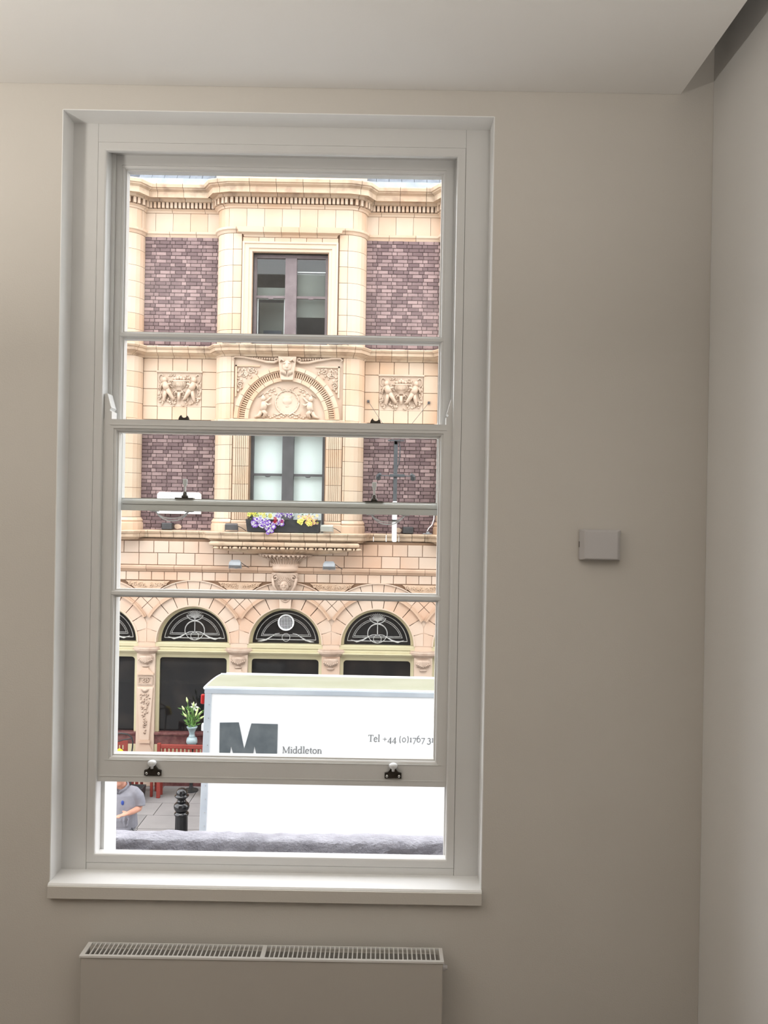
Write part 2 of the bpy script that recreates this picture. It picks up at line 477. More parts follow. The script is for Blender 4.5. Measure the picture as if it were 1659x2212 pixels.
# pulley stiles and parting bead, running out to the street
for (xa, xb) in ((BX0 - g, IX0 - 0.004), (IX1 + 0.004, BX1 + g)):
    MB().box(xa, xb, FY + 0.013, 2.58, 0.545, OZ1 - 0.02).build('pulley_stile', m_gloss, win)
MB().box(BX0, BX1, FY + 0.013, 2.58, IZ1 + 0.012, OZ1 - 0.02).build('head_stile', m_gloss, win)
for (xa, xb) in ((IX0 - 0.004, IX0 + 0.006), (IX1 - 0.006, IX1 + 0.004)):
    MB().box(xa, xb, 2.437, 2.444, IZ0 - 0.02, IZ1 + 0.012).build('parting_bead', m_gloss, win)
MB().prism([(IX0 - 0.01, 0.56), (IX1 + 0.01, 0.56), (IX1 + 0.01, 0.647), (IX0 - 0.01, 0.647)], FY + 0.013, 2.43).build('timber_sill', m_gloss, win)
sl = MB()
sl.add([(IX0, 2.43, 0.646), (IX1, 2.43, 0.646), (IX1, 2.56, 0.575), (IX0, 2.56, 0.575),
        (IX0, 2.43, 0.54), (IX1, 2.43, 0.54), (IX1, 2.56, 0.54), (IX0, 2.56, 0.54)],
       [(0, 1, 2, 3), (7, 6, 5, 4), (0, 4, 5, 1), (1, 5, 6, 2), (2, 6, 7, 3), (3, 7, 4, 0)])
sl.build('weathered_sill', m_gloss, win)

def sash(name, x0, x1, z0, z1, gx0, gx1, gz0, gz1, bar0, bar1, y0, y1, horns):
    """outer frame x0..z1, sight-line opening gx0..gz1, glazing bar bar0..bar1"""
    s = MB()
    e = 0.012
    # rails and stiles: flat outer face, then an ovolo falling to the glass
    gy = (y0 + y1) / 2
    for (a0, a1, c0, c1) in ((x0, gx0 - e, z0, z1), (gx1 + e, x1, z0, z1)):
        s.box(a0, a1, y0, y1, c0, c1)
    s.box(gx0 - e, gx1 + e, y0, y1, gz1 + e, z1)
    s.box(gx0 - e, gx1 + e, y0, y1, z0, gz0 - e)
    s.rect_sweep(gx0 - e, gx1 + e, gz0 - e, gz1 + e,
                 [(0, y0 + 0.003), (0.002, y0 + 0.003), (0.006, y0 + 0.005), (0.0085, y0 + 0.009), (0.009, y0 + 0.012), (e, y0 + 0.012),
                  (e, y1 - 0.004), (0, y1 - 0.004)])
    if horns:
        hp = [(0, 0), (0, .073), (.0087, .0737), (.013, .058), (.0185, .037), (.0207, .0327), (.0150, .026), (.0185, .0225), (.0218, .0218), (.0218, 0)]
        s.prism([(IX0 + 0.001 + a, z1 + b) for a, b in hp], y0, y1)
        s.prism([(IX1 - 0.001 - a, z1 + b) for a, b in hp], y0, y1)
    o = s.build(name, m_gloss, win)
    bm_ = (bar0 + bar1) / 2; h = (bar1 - bar0) / 2
    q = MB()
    prof = [(-h, y0 + 0.011), (-h * 0.8, y0 + 0.011), (-h * 0.55, y0 + 0.004), (-h * 0.35, y0 + 0.002), (h * 0.35, y0 + 0.002), (h * 0.55, y0 + 0.004),
            (h * 0.8, y0 + 0.011), (h, y0 + 0.011), (h, y1 - 0.006), (-h, y1 - 0.006)]
    v = [(gx0 - e, y, bm_ + a) for a, y in prof] + [(gx1 + e, y, bm_ + a) for a, y in prof]
    n = len(prof)
    q.add(v, [(i, n + i, n + (i + 1) % n, (i + 1) % n) for i in range(n)])
    q.build('glazing_bar', m_gloss, o)
    for (c0, c1) in ((gz0, bar0), (bar1, gz1)):
        MB().box(gx0 - 0.004, gx1 + 0.004, gy - 0.002, gy + 0.002, c0 - 0.004, c1 + 0.004).build('pane', m_glass, o)
    return o

up = sash('upper_sash', IX0 - 0.004, IX1 + 0.004, 1.642, 2.694, -0.779, 0.155, 1.679, 2.649, 2.150, 2.172, 2.446, 2.49, False)
lo = sash('lower_sash', IX0 - 0.004, IX1 + 0.004, 0.859, 1.905, -0.772, 0.156, 0.935, 1.867, 1.391, 1.414, 2.391, 2.436, True)
# mouldings on the rails
MB().box(IX0 + 0.004, IX1 - 0.004, 2.3895, 2.3911, 0.874, 0.877).build('rail_bead', m_gloss, lo)
MB().box(-0.772, 0.156, 2.4449, 2.4461, 1.6600, 1.6612).build('rail_groove', m_seam, up)
MB().box(IX0 + 0.02, IX1 - 0.02, 2.3895, 2.3911, 0.9215, 0.9225).build('rail_bead', m_gloss, lo)
MB().box(IX0 + 0.02, IX1 - 0.02, 2.3895, 2.3911, 1.8880, 1.8890).build('rail_bead', m_gloss, lo)

# sash lifts: dark T plate with screws and a white knob
for px, py in ((331, 1664), (849, 1670)):
    c0 = P(px, py, 2.39); s_ = 0.00134
    t = MB().prism([(c0.x + a * s_, c0.z + b * s_) for a, b in ((-18, -10), (18, -10), (18, 1), (11, 3), (6, 9), (5, 13), (-5, 13), (-6, 9), (-11, 3), (-18, 1))],
                   2.3835, 2.391).build('sash_lift', m_bronze, win)
    for a in (-13, 13):
        MB().ball((c0.x + a * s_, 2.3833, c0.z - 5 * s_), (0.004, 0.002, 0.004), 10, 6).build('screw', m_chrome, t, smooth=True)
    MB().lathe([(0.004, 0), (0.0045, 0.006), (0.0095, 0.010), (0.0125, 0.0155), (0.0115, 0.020), (0.006, 0.0235)], (c0.x, 2.376, c0.z + 7 * s_), 16).build('knob', m_white, t, smooth=True)
# crescent keepers on top of the lower sash
for px, py in ((397, 911), (811, 917)):
    c0 = P(px, py, 2.41); zt = 1.905
    t = MB().box(c0.x - 0.024, c0.x + 0.024, 2.402, 2.424, zt, zt + 0.0025).build('sash_keeper', m_bronze, win)
    pts = [(c0.x + 0.0155 * cos(a), zt + 0.0025 + 0.0165 * sin(a)) for a in [pi * k / 12 for k in range(13)]]
    inn = [(c0.x + 0.0085 * cos(a) + 0.001, zt + 0.0165 + 0.0075 * sin(a)) for a in [pi * 2 - 0.25 - (pi - 0.5) * k / 8 for k in range(9)]]
    ol = pts[:5] + [(c0.x + 0.009, zt + 0.0150)] + inn + [(c0.x - 0.007, zt + 0.0150)] + pts[8:]
    MB().prism(ol, 2.4085, 2.417).build('crescent_hook', m_bronze, t)
# fitch catches standing on the meeting rail of the upper sash
for px, py in ((399, 1076), (808, 1081)):
    c0 = P(px, py, 2.462); zt = 1.679
    t = MB().box(c0.x - 0.027, c0.x + 0.027, 2.452, 2.476, zt, zt + 0.003).build('sash_catch', m_bronze, win)
    MB().lathe([(0.010, 0.003), (0.010, 0.009), (0.0065, 0.011), (0.0055, 0.018), (0.004, 0.021)], (c0.x, 2.464, zt), 14).build('catch_boss', m_bronze, t, smooth=True)
    MB().prism([(c0.x + a, zt + b) for a, b in ((-.0028, .018), (.0028, .018), (.0030, .036), (.0062, .044), (.0068, .057), (.0055, .059), (-.0055, .059), (-.0068, .057), (-.0062, .044), (-.0030, .036))],
               2.461, 2.467).build('catch_lever', m_white, t, bevel=0.0012)  # white stands in for the bright reflection on the chrome lever
# bow handles hung under the upper sash
for px in (371, 838):
    py = 1106 + (px - 371) * 0.0172
    c0 = P(px, py, 2.47); zt = 1.642; hw = 0.052
    t = MB()
    for off, dep in ((0.0, 0.031), (0.010, 0.024)):
        t.tube([(c0.x + hw * a, 2.474 - off * 0.6, zt + 0.002 - dep * (1 - abs(a) ** 2.6)) for a in [-1 + k / 8 for k in range(17)]], 0.0018, 6)
    t = t.build('bow_handle', m_white, win, smooth=True)
    for sg in (-1, 1):
        MB().box(c0.x + sg * hw - 0.012, c0.x + sg * hw + 0.012, 2.463, 2.480, zt - 0.0025, zt + 0.001).build('handle_plate', m_white, t)

# interior sill board
sb = MB()
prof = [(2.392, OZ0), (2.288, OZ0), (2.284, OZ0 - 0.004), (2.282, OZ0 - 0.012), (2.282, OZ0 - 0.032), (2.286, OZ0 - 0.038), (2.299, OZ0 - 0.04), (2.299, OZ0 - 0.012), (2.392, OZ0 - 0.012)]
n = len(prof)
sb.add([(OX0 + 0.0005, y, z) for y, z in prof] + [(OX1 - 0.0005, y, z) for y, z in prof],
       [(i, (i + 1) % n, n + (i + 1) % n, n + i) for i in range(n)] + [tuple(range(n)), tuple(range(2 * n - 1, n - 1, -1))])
sb.build('sill_board', m_reveal_daylit, win)
MB().box(OX0 + .0008, OX1 - .0008, 2.2800, 2.2835, OZ0 - .0395, OZ0 - .006).build('sill_nose', m_wall, win, bevel=.001)

# ------------------------------------------------------------------ radiator
rx0, rx1, rz = -0.788, 0.178, 0.456
ry0, ry1 = 2.205, 2.272
rad = empty('radiator', ((rx0 + rx1) / 2, 2.24, 0.06))
tag(rad, 'flat white panel radiator with slatted top grille under the window', 'radiator')
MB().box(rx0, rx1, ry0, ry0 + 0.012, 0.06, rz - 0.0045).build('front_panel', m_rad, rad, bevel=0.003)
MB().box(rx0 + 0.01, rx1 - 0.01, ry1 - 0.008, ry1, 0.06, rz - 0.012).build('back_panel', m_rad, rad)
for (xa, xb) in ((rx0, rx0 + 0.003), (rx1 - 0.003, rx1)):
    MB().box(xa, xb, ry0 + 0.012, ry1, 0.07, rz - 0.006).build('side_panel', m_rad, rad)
fn = MB()
for k in range(60):
    xx = rx0 + 0.012 + k * (rx1 - rx0 - 0.024) / 60
    fn.box(xx, xx + 0.001, ry0 + 0.013, ry1 - 0.009, 0.08, rz - 0.03)
MBf = fn.build('convector_fins', m_radin, rad)
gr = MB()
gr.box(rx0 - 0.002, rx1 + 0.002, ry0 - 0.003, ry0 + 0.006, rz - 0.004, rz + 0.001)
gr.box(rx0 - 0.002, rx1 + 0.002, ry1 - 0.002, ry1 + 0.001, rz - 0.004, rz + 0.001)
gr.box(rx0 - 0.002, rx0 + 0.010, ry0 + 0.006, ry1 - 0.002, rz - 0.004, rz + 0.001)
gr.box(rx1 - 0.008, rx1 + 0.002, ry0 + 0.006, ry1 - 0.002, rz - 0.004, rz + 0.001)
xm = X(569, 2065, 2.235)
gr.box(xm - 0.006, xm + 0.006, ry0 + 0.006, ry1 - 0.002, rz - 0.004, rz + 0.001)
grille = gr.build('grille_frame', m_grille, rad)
sl0 = MB().box(-0.0016, 0.0016, -0.0295, 0.0295, -0.004, 0.0).build('slat', m_grille, grille)
first = True
for (xa, xb) in ((rx0 + 0.010, xm - 0.006), (xm + 0.006, rx1 - 0.008)):
    nsl = 38
    for k in range(1, nsl):
        xx = xa + (xb - xa) * k / nsl
        if first:
            sl0.location = (xx, (ry0 + ry1) / 2 + 0.002, rz); first = False
        else:
            linked(sl0, 'slat', (xx, (ry0 + ry1) / 2 + 0.002, rz), grille)
va = MB()
va.tube([(rx1, 2.236, rz - 0.032), (rx1 + 0.008, 2.236, rz - 0.032)], 0.009, 12)
va.tube([(rx1 + 0.008, 2.236, rz - 0.032), (rx1 + 0.014, 2.236, rz - 0.032)], 0.006, 8)
va.build('air_vent', m_plastic, rad)

# ------------------------------------------------------------------ thermostat on the wall
th = empty('wall_thermostat', (0.60, WY, 1.57))
tag(th, 'small white rectangular thermostat box on the plain wall right of window', 'thermostat')
t0 = [(0.541, 0.6545, 1.527, 1.6125)]
b = MB()
bz0, bz1 = 1.527, 1.6120
b.add([(0.542, WY - 0.0005, bz0), (0.654, WY - 0.0005, bz0), (0.654, WY - 0.0005, bz1), (0.542, WY - 0.0005, bz1),
       (0.542, WY - 0.012, bz0), (0.654, WY - 0.012, bz0), (0.654, WY - 0.012, bz1), (0.542, WY - 0.012, bz1),
       (0.551, WY - 0.032, bz0 + 0.004), (0.642, WY - 0.032, bz0 + 0.004), (0.642, WY - 0.032, bz1 - 0.004), (0.551, WY - 0.032, bz1 - 0.004)],
      [(3, 2, 1, 0), (8, 9, 10, 11)] + [(k + i, k + (i + 1) % 4, k + 4 + (i + 1) % 4, k + 4 + i) for k in (0, 4) for i in range(4)])
b.build('thermostat_case', m_plastic, th, bevel=0.0025)
MB().box(0.5405, 0.5425, WY - 0.010, WY - 0.006, 1.562, 1.578).build('side_slot', m_seam, th)

# ------------------------------------------------------------------ added fill lamps out of view, brightening ceiling and walls
for (lx, ly, lw_, wh) in ((-1.70, 0.55, 1.0, 'left'), (0.50, -0.10, 0.55, 'right')):
    lamp = empty('added_fill_lamp', (lx, ly, 0)); tag(lamp, 'added fill lamp throwing light up at the ceiling, out of view on the %s' % wh, 'lamp', 'added fill lamps')
    MB().lathe([(0.14, 0), (0.14, 0.015), (0.03, 0.03)], (lx, ly, 0), 24).build('base', m_bowl, lamp)
    MB().tube([(lx, ly, 0.02), (lx, ly, 1.72)], 0.012, 10).build('pole', m_bowl, lamp)
    b = MB(); pr_ = [(0.02, 1.70), (0.10, 1.72), (0.17, 1.78), (0.19, 1.84), (0.18, 1.84), (0.16, 1.79), (0.09, 1.735), (0.02, 1.73)]
    b.lathe(pr_, (lx, ly, 0), 28).build('bowl', m_bowl, lamp, smooth=True)
    ld = bpy.data.lights.new('fill_light', 'AREA'); ld.shape = 'DISK'; ld.size = 0.28; ld.energy = FILL_WATTS * lw_; ld.color = (1.0, 0.945, 0.87)
    lo_b = bpy.data.objects.new('fill_light', ld); COL.objects.link(lo_b); lo_b.parent = lamp
    lo_b.location = (0, 0, 1.80); lo_b.rotation_euler = (pi, 0, 0)

# ================================================================== THE STREET
GZ = -3.40
tag(MB().box(-70, 70, 2.75, 11.72, GZ - 0.3, GZ - 0.12).build('road', m_road), 'unseen road below the window, paled to bounce light up', kind='structure')
tag(MB().box(-70, 70, 11.72, 60, GZ - 0.3, GZ - 0.03).build('pavement', m_grout), 'grey flagstone pavement in front of the pub', kind='structure')
pav = bpy.data.objects['pavement']
k = 0
for r in range(6):
    y0 = 11.90 + r * 0.575
    xx = -6.2 + (r % 2) * 0.37
    while xx < 1.5:
        wdt = random.choice((0.62, 0.75, 0.9, 1.02))
        b = MB().add([(xx + 0.006, y0 + 0.006, GZ), (xx + wdt - 0.006, y0 + 0.006, GZ), (xx + wdt - 0.006, y0 + 0.569, GZ), (xx + 0.006, y0 + 0.569, GZ),
                      (xx + 0.006, y0 + 0.006, GZ - 0.06), (xx + wdt - 0.006, y0 + 0.006, GZ - 0.06), (xx + wdt - 0.006, y0 + 0.569, GZ - 0.06), (xx + 0.006, y0 + 0.569, GZ - 0.06)],
                     [(0, 1, 2, 3), (0, 4, 5, 1), (1, 5, 6, 2), (2, 6, 7, 3), (3, 7, 4, 0), (7, 6, 5, 4)])
        o = b.build('slab', m_slab, pav)
        xx += wdt
tag(MB().box(-20, 20, 11.72, 11.89, GZ - 0.2, GZ + 0.001).build('trim_1', m_slab), 'granite kerb between road and pavement', kind='structure')

# lead covered ledge outside the sill
led = MB()
nx = 90
prof = [(2.60, 0.418), (2.80, 0.416), (2.99, 0.414), (2.994, 0.418), (2.998, 0.434), (3.006, 0.446), (3.02, 0.4515), (3.06, 0.452), (3.09, 0.447), (3.11, 0.43), (3.11, 0.30), (2.60, 0.30)]
n = len(prof)
for i in range(nx + 1):
    x = -1.75 + 2.9 * i / nx
    for j, (y, z) in enumerate(prof):
        a = 0.0035 if 3 <= j <= 8 else 0.001
        led.v.append((x, y + random.uniform(-a, a), z + random.uniform(-a, a) * 0.8 + (0.002 * sin(x * 9 + j) if 3 <= j <= 8 else 0)))
for i in range(nx):
    for j in range(n):
        led.f.append([i * n + j, i * n + (j + 1) % n, (i + 1) * n + (j + 1) % n, (i + 1) * n + j]); led.m.append(0)
tag(led.build('trim_2', m_ledgelead, smooth=True), 'rough grey lead covered ledge just outside the sill', kind='structure')
tag(MB().box(-1.75, 1.15, 2.741, 3.10, 0.10, 0.2999).build('trim_3', m_outer), 'stone cornice carrying the lead ledge', kind='structure')

# ================================================================== THE BUILDING OPPOSITE
XC = -1.770
bld = empty('terracotta_building', (XC, 15.2, GZ))
tag(bld, 'ornate cream terracotta building with purple brick panels across the street', 'building')
YF, YR = 15.0, 15.333
HF, HB, HO, HS = 1.039, 1.372, 2.727, 3.06     # half-widths: flat bay, brick inner, brick outer, next bay

def half(sgn):
    pts = [(HF, YF)]
    for k in range(1, 7):
        a = -pi / 2 + (pi / 2) * k / 6
        pts.append((HF + 0.333 * cos(a), YR + 0.333 * sin(a)))
    pts.append((HO, YR))
    for k in range(1, 7):
        a = pi + (pi / 2) * k / 6
        pts.append((HS + 0.333 * cos(a), YR + 0.333 * sin(a)))
    pts.append((7.6, YF))
    return [(sgn * x, y) for x, y in pts]
PATH = [(XC + x, y) for x, y in (list(reversed(half(-1))) + half(1))]

class Run:
    def __init__(s, path):
        s.p = path; n = len(path); s.s = [0.0]; s.mt = []
        for i in range(1, n):
            s.s.append(s.s[-1] + math.dist(path[i], path[i - 1]))
        nr = []
        for i in range(n - 1):
            dx, dy = path[i + 1][0] - path[i][0], path[i + 1][1] - path[i][1]
            l = math.hypot(dx, dy); nr.append((dy / l, -dx / l))
        s.nr = nr
        for i in range(n):
            a = nr[max(i - 1, 0)]; b = nr[min(i, n - 2)]
            mx, my = a[0] + b[0], a[1] + b[1]; l = math.hypot(mx, my); mx /= l; my /= l
            c = max(0.4, mx * a[0] + my * a[1])
            s.mt.append((mx / c, my / c))
    def at(s, t):
        for i in range(len(s.s) - 1):
            if t <= s.s[i + 1] + 1e-9:
                q = (t - s.s[i]) / (s.s[i + 1] - s.s[i])
                return ((s.p[i][0] + (s.p[i + 1][0] - s.p[i][0]) * q, s.p[i][1] + (s.p[i + 1][1] - s.p[i][1]) * q), s.nr[i])
    def ring(s, t0, t1):
        r = [s.at(t0)]
        if any(abs(t0 - q) < 1e-4 for q in s.s):
            i = min(range(len(s.s)), key=lambda k: abs(s.s[k] - t0)); r[0] = (s.p[i], s.mt[i])
        for i in range(len(s.s)):
            if t0 + 1e-4 < s.s[i] < t1 - 1e-4: r.append((s.p[i], s.mt[i]))
        e = s.at(min(t1, s.s[-1]))
        if any(abs(t1 - q) < 1e-4 for q in s.s):
            i = min(range(len(s.s)), key=lambda k: abs(s.s[k] - t1)); e = (s.p[i], s.mt[i])
        r.append(e)
        return r
RUN = Run(PATH)
def half2(sgn):
    pts = [(HF, YF), (HF + .17, YF + .05), (HB, YR), (HO, YR), (HS - .17, YF + .05), (HS, YF), (7.6, YF)]
    return [(sgn * x, y) for x, y in pts]
PATH2 = [(XC + x, y) for x, y in (list(reversed(half2(-1))) + half2(1))]
RUN2 = Run(PATH2)
def s_at_x(hx, run=None):
    """arc length on the facade path at offset hx from the axis"""
    x = XC + hx; run = run or RUN; pp = run.p
    for i in range(len(pp) - 1):
        if pp[i][0] - 1e-9 <= x <= pp[i + 1][0] + 1e-9 and pp[i + 1][0] - pp[i][0] > 1e-9:
            q = (x - pp[i][0]) / (pp[i + 1][0] - pp[i][0])
            return run.s[i] + q * (run.s[i + 1] - run.s[i])
    return 0.0

def moulding(name, prof, m, hx0=-7.5, hx1=7.5, seg=0.45, gap=0.007, run=None, smooth=False):
    run = run or RUN
    a, b = s_at_x(hx0, run), s_at_x(hx1, run)
    nn = max(1, round((b - a) / seg)); st = (b - a) / nn
    for k in range(nn):
        MB().sweep(run.ring(a + k * st + gap / 2, a + (k + 1) * st - gap / 2), prof).build(name, m, bld)

def backing(z0, z1, hx0, hx1, m=m_joint, out=-0.02):
    MB().sweep(RUN.ring(s_at_x(hx0), s_at_x(hx1)), [(out, z0), (out, z1), (out - 0.25, z1), (out - 0.25, z0)]).build('wall_core', m, bld)

# ---- levels (absolute z)
zc = lambda py, D=15.0, px=553: Z(py, px, D)
Z_TOP = zc(383, 14.64); Z_FAS1 = zc(402, 14.74); Z_FAS0 = zc(415, 14.74)
Z_BED1 = zc(429, 14.9); Z_DEN0 = zc(438, 14.9); Z_BED0 = zc(440, 14.94); Z_FR1 = zc(450); Z_FR0 = zc(491)
Z_ST0 = zc(502, 14.95)
Z_U0 = zc(741)                                   # foot of upper storey
Z_C1 = zc(743, 14.82); Z_C0 = zc(769, 14.95)
Z_D0 = Z(907, 616, 15.0)
Z_E1 = Z_D0 - 0.20
Z_F1 = EYE - 0.405
Z_F0 = EYE - 0.575

# backing walls
WHX = 0.679                                      # half width of the storey windows
for sg in (-1, 1):
    lo_, hi_ = sorted((sg * WHX, sg * 7.55))
    backing(Z_U0 - 0.05, zc(545), lo_, hi_)
    backing(Z_F1, Z_E1, lo_, hi_)
backing(zc(545), Z_TOP, -7.55, 7.55)
backing(Z_E1, Z_U0 - 0.05, -7.55, 7.55, out=-0.12)

# ---- crowning cornice
Zs = Z_FAS0 + 0.045
moulding('cornice_block', [(0.0, Z_BED1 + 0.03), (0.14, Z_BED1 + 0.03), (0.15, Z_FAS0 + 0.02), (0.25, Z_FAS0 + 0.02), (0.265, Z_FAS0), (0.275, Z_FAS0), (0.275, Z_FAS1 - 0.01),
                           (0.29, Z_FAS1), (0.33, Z_FAS1 + 0.02), (0.335, Z_FAS1 + 0.035), (0.36, Z_FAS1 + 0.045), (0.37, Z_TOP - 0.02), (0.36, Z_TOP), (0.0, Z_TOP + 0.01)], m_ledge, seg=0.47, run=RUN2)
moulding('dentil_course', [(0.0, Z_DEN0 - 0.01), (0.05, Z_DEN0 - 0.01), (0.055, Z_BED1 + 0.03), (0.0, Z_BED1 + 0.03)], m_joint, seg=3.0)
moulding('bed_mould', [(0.0, Z_FR1), (0.015, Z_FR1), (0.03, Z_FR1 + 0.03), (0.06, Z_FR1 + 0.045), (0.075, Z_DEN0 - 0.01), (0.0, Z_DEN0 - 0.01)], m_stone, seg=0.6)
a, b_ = s_at_x(-7.4), s_at_x(7.4)
nd = int((b_ - a) / 0.076)
d0 = MB().box(-0.024, 0.024, -0.055, 0.0, Z_DEN0 - Z_BED1, 0.028).build('dentil', m_stone, bld)
for k in range(nd):
    p, nrm = RUN.at(a + (k + 0.5) * 0.076)
    loc = (p[0] + nrm[0] * 0.055, p[1] + nrm[1] * 0.055, Z_BED1)
    rot = (0, 0, math.atan2(nrm[0], -nrm[1]))
    if k == 0:
        d0.location = loc; d0.rotation_euler = rot
    else:
        linked(d0, 'dentil', loc, bld, rot=rot)
# frieze and string
a = s_at_x(-7.5); tot = s_at_x(7.5) - a
for k in range(49):
    st = tot / 49
    MB().sweep(RUN.ring(a + k * st + 0.003, a + (k + 1) * st - 0.003), [(0, Z_FR0 + 0.004), (0, Z_FR1 - 0.002), (-0.05, Z_FR1 - 0.002), (-0.05, Z_FR0 + 0.004)]).build('frieze_block', m_stone, bld)
moulding('astragal', [(-0.02, Z_ST0), (0.01, Z_ST0 + 0.002), (0.03, Z_ST0 + 0.04), (0.055, Z_ST0 + 0.06), (0.06, Z_FR0 - 0.01), (0.0, Z_FR0)], m_stone, seg=0.5)
# lead apron and slates above the recessed bays
for sg in (-1, 1):
    x0, x1 = sorted((XC + sg * 1.30, XC + sg * 2.80))
    MB().add([(x0, 14.98, Z_TOP + 0.004), (x1, 14.98, Z_TOP + 0.004), (x1, 15.02, Z_TOP + 0.11), (x0, 15.02, Z_TOP + 0.11), (x0, 15.3, Z_TOP), (x1, 15.3, Z_TOP), (x1, 15.3, Z_TOP + 0.11), (x0, 15.3, Z_TOP + 0.11)],
             [(0, 1, 2, 3), (2, 6, 7, 3), (4, 7, 6, 5), (0, 3, 7, 4), (1, 5, 6, 2), (0, 4, 5, 1)]).build('lead_apron', m_lead, bld)
    o = empty('slate_roof', ((x0 + x1) / 2, 15.3, Z_TOP)); adopt(o, bld); WM[o] = Matrix.Translation(((x0 + x1) / 2, 15.3, Z_TOP)); o.matrix_basis = WM[o]
    for r in range(6):
        for q in range(7):
            xa = x0 + (q - (r % 2) * 0.5) * 0.23
            ya = 15.06 + r * 0.16; za = Z_TOP + 0.09 + r * 0.20
            MB().add([(xa + .004, ya, za), (xa + .226, ya, za), (xa + .226, ya + 0.18, za + 0.225), (xa + .004, ya + 0.18, za + 0.225),
                      (xa + .004, ya + .012, za - .006), (xa + .226, ya + .012, za - .006)], [(0, 1, 2, 3), (0, 4, 5, 1)]).build('slate', m_slate, o, fix=False)
MB().box(XC - 7.6, XC + 7.6, 16.2, 16.6, Z_TOP - 0.2, Z_TOP + 1.4).build('roof_wall', m_slate, bld)
MB().box(XC - 1.36, XC + 1.36, 15.0, 15.6, Z_TOP, Z_TOP + 0.9).build('parapet', m_stone, bld)

# ---- bricks: two storeys of recessed panels
bricks = []
CH = 0.0695
for sg in (-1, 1):
    for (z0, z1) in ((Z_C1 - 0.01, Z_ST0 + 0.01), (Z_F1 - 0.02, Z_E1 + 0.05)):
        bx0, bx1 = sorted((XC + sg * (HB - 0.0), XC + sg * HO))
        nc = int(round((z1 - z0) / CH)); ch = (z1 - z0) / nc
        MB().box(bx0 - 0.02, bx1 + 0.02, YR + 0.002, YR + 0.2, z0, z1).build('brick_backing', m_bmortar, bld)
        for r in range(nc):
            xx = bx0 - (0.165 if r % 2 else 0.0) - random.uniform(0, .02)
            k = r % 2
            while xx < bx1:
                L_ = 0.19 if k % 2 == 0 else 0.095
                xa, xb = max(xx, bx0), min(xx + L_ - 0.009, bx1)
                if xb - xa > 0.02:
                    bricks.append((xa, xb, z0 + r * ch + 0.0045, z0 + (r + 1) * ch - 0.0045))
                xx += L_; k += 1
bricks.sort(key=lambda t: abs((t[2] + t[3]) / 2 - EYE) + 0.2 * abs((t[0] + t[1]) / 2))
unit = MB().block(-0.5, 0.5, -0.5, 0.5, -0.012, 0.03, 0.02).build('brick', m_brick, bld)
for k, (xa, xb, za, zb) in enumerate(bricks[:300]):
    loc = ((xa + xb) / 2, YR - 0.002 + random.uniform(-.004, .004), (za + zb) / 2)
    sc = (xb - xa, 1.0, zb - za)
    if k == 0:
        unit.location = loc; unit.scale = sc
    else:
        linked(unit, 'brick', loc, bld, scale=sc)
bf = MB(); tone = []
for (xa, xb, za, zb) in bricks[300:]:
    yj = random.uniform(-.004, .004)
    bf.block(xa, xb, za, zb, YR - 0.014 + yj, YR + 0.028, 0.004)
    tone += [random.random()] * 12
o = bf.build('brick_field', m_brickn, bld, tone=tone, fix=False)
o['kind'] = 'stuff'

# ---- shaft and flat stones
def shaft_rows(z0, z1, h, flats, m, off=0.0):
    nrow = max(1, round((z1 - z0) / h)); hh = (z1 - z0) / nrow
    for r in range(nrow):
        za, zb = z0 + r * hh + 0.003, z0 + (r + 1) * hh - 0.003
        for sg in (-1, 1):
            for (h0, h1) in ((HF + 0.002, HB), (HO, HS - 0.002)):
                a, b = sorted((sg * h0, sg * h1))
                MB().sweep(RUN.ring(s_at_x(a) + 0.001, s_at_x(b) - 0.001), [(0, za), (0, zb), (-0.06, zb), (-0.06, za)]).build('shaft_block', m, bld)
            for (h0, h1) in flats:
                a, b = sorted((XC + sg * h0, XC + sg * h1))
                MB().block(a + 0.003, b - 0.003, za + off * 0, zb, YF - 0.002, YF + 0.06, 0.004).build('ashlar_block', m, bld)
shaft_rows(Z_C1, Z_ST0, 0.285, ((0.88, HF), (HS, 3.6), (3.6, 4.4), (4.4, 5.4), (5.4, 6.5), (6.5, 7.55)), m_stone)
shaft_rows(Z_D0, Z_C0, 0.31, ((0.985, HF), (HS, 3.55), (3.55, 4.4), (4.4, 5.4), (5.4, 6.5), (6.5, 7.55)), m_stone)
shaft_rows(Z_F1 + 0.24, Z_E1, 0.29, ((1.0, HF), (HS, 3.55), (3.55, 4.4), (4.4, 5.4), (5.4, 6.5), (6.5, 7.55)), m_stone)

# ---- upper window: hood, architrave, sashes
def arch_frame(name, hw_in, z_top, z_bot, wd, y_out, m):
    s = MB()
    prof = [(0, YF + 0.05), (0, y_out), (0.03, y_out), (0.045, y_out + 0.02), (wd * 0.6, y_out + 0.025), (wd * 0.66, y_out + 0.045), (wd - 0.02, y_out + 0.05), (wd, y_out + 0.10), (wd, YF + 0.14), (wd - 0.02, YF + 0.14)]
    s.rect_sweep(XC - hw_in - wd, XC + hw_in + wd, z_bot - wd, z_top + wd, prof, sides=(1, 2, 3))
    return s.build(name, m, bld)
ZW1, ZW0 = zc(545), zc(741)
arch_frame('architrave', WHX, ZW1, ZW0, 0.185, YF - 0.05, m_stone)
nb = 6
for k in range(nb):
    w_ = 2 * 0.86 / nb
    xa = XC - 0.86 + k * w_
    MB().block(xa + .003, xa + w_ - .003, ZW1 + 0.187, ZW1 + 0.265, YF - 0.03, YF + 0.05, 0.005).build('lintel_block', m_stone, bld)
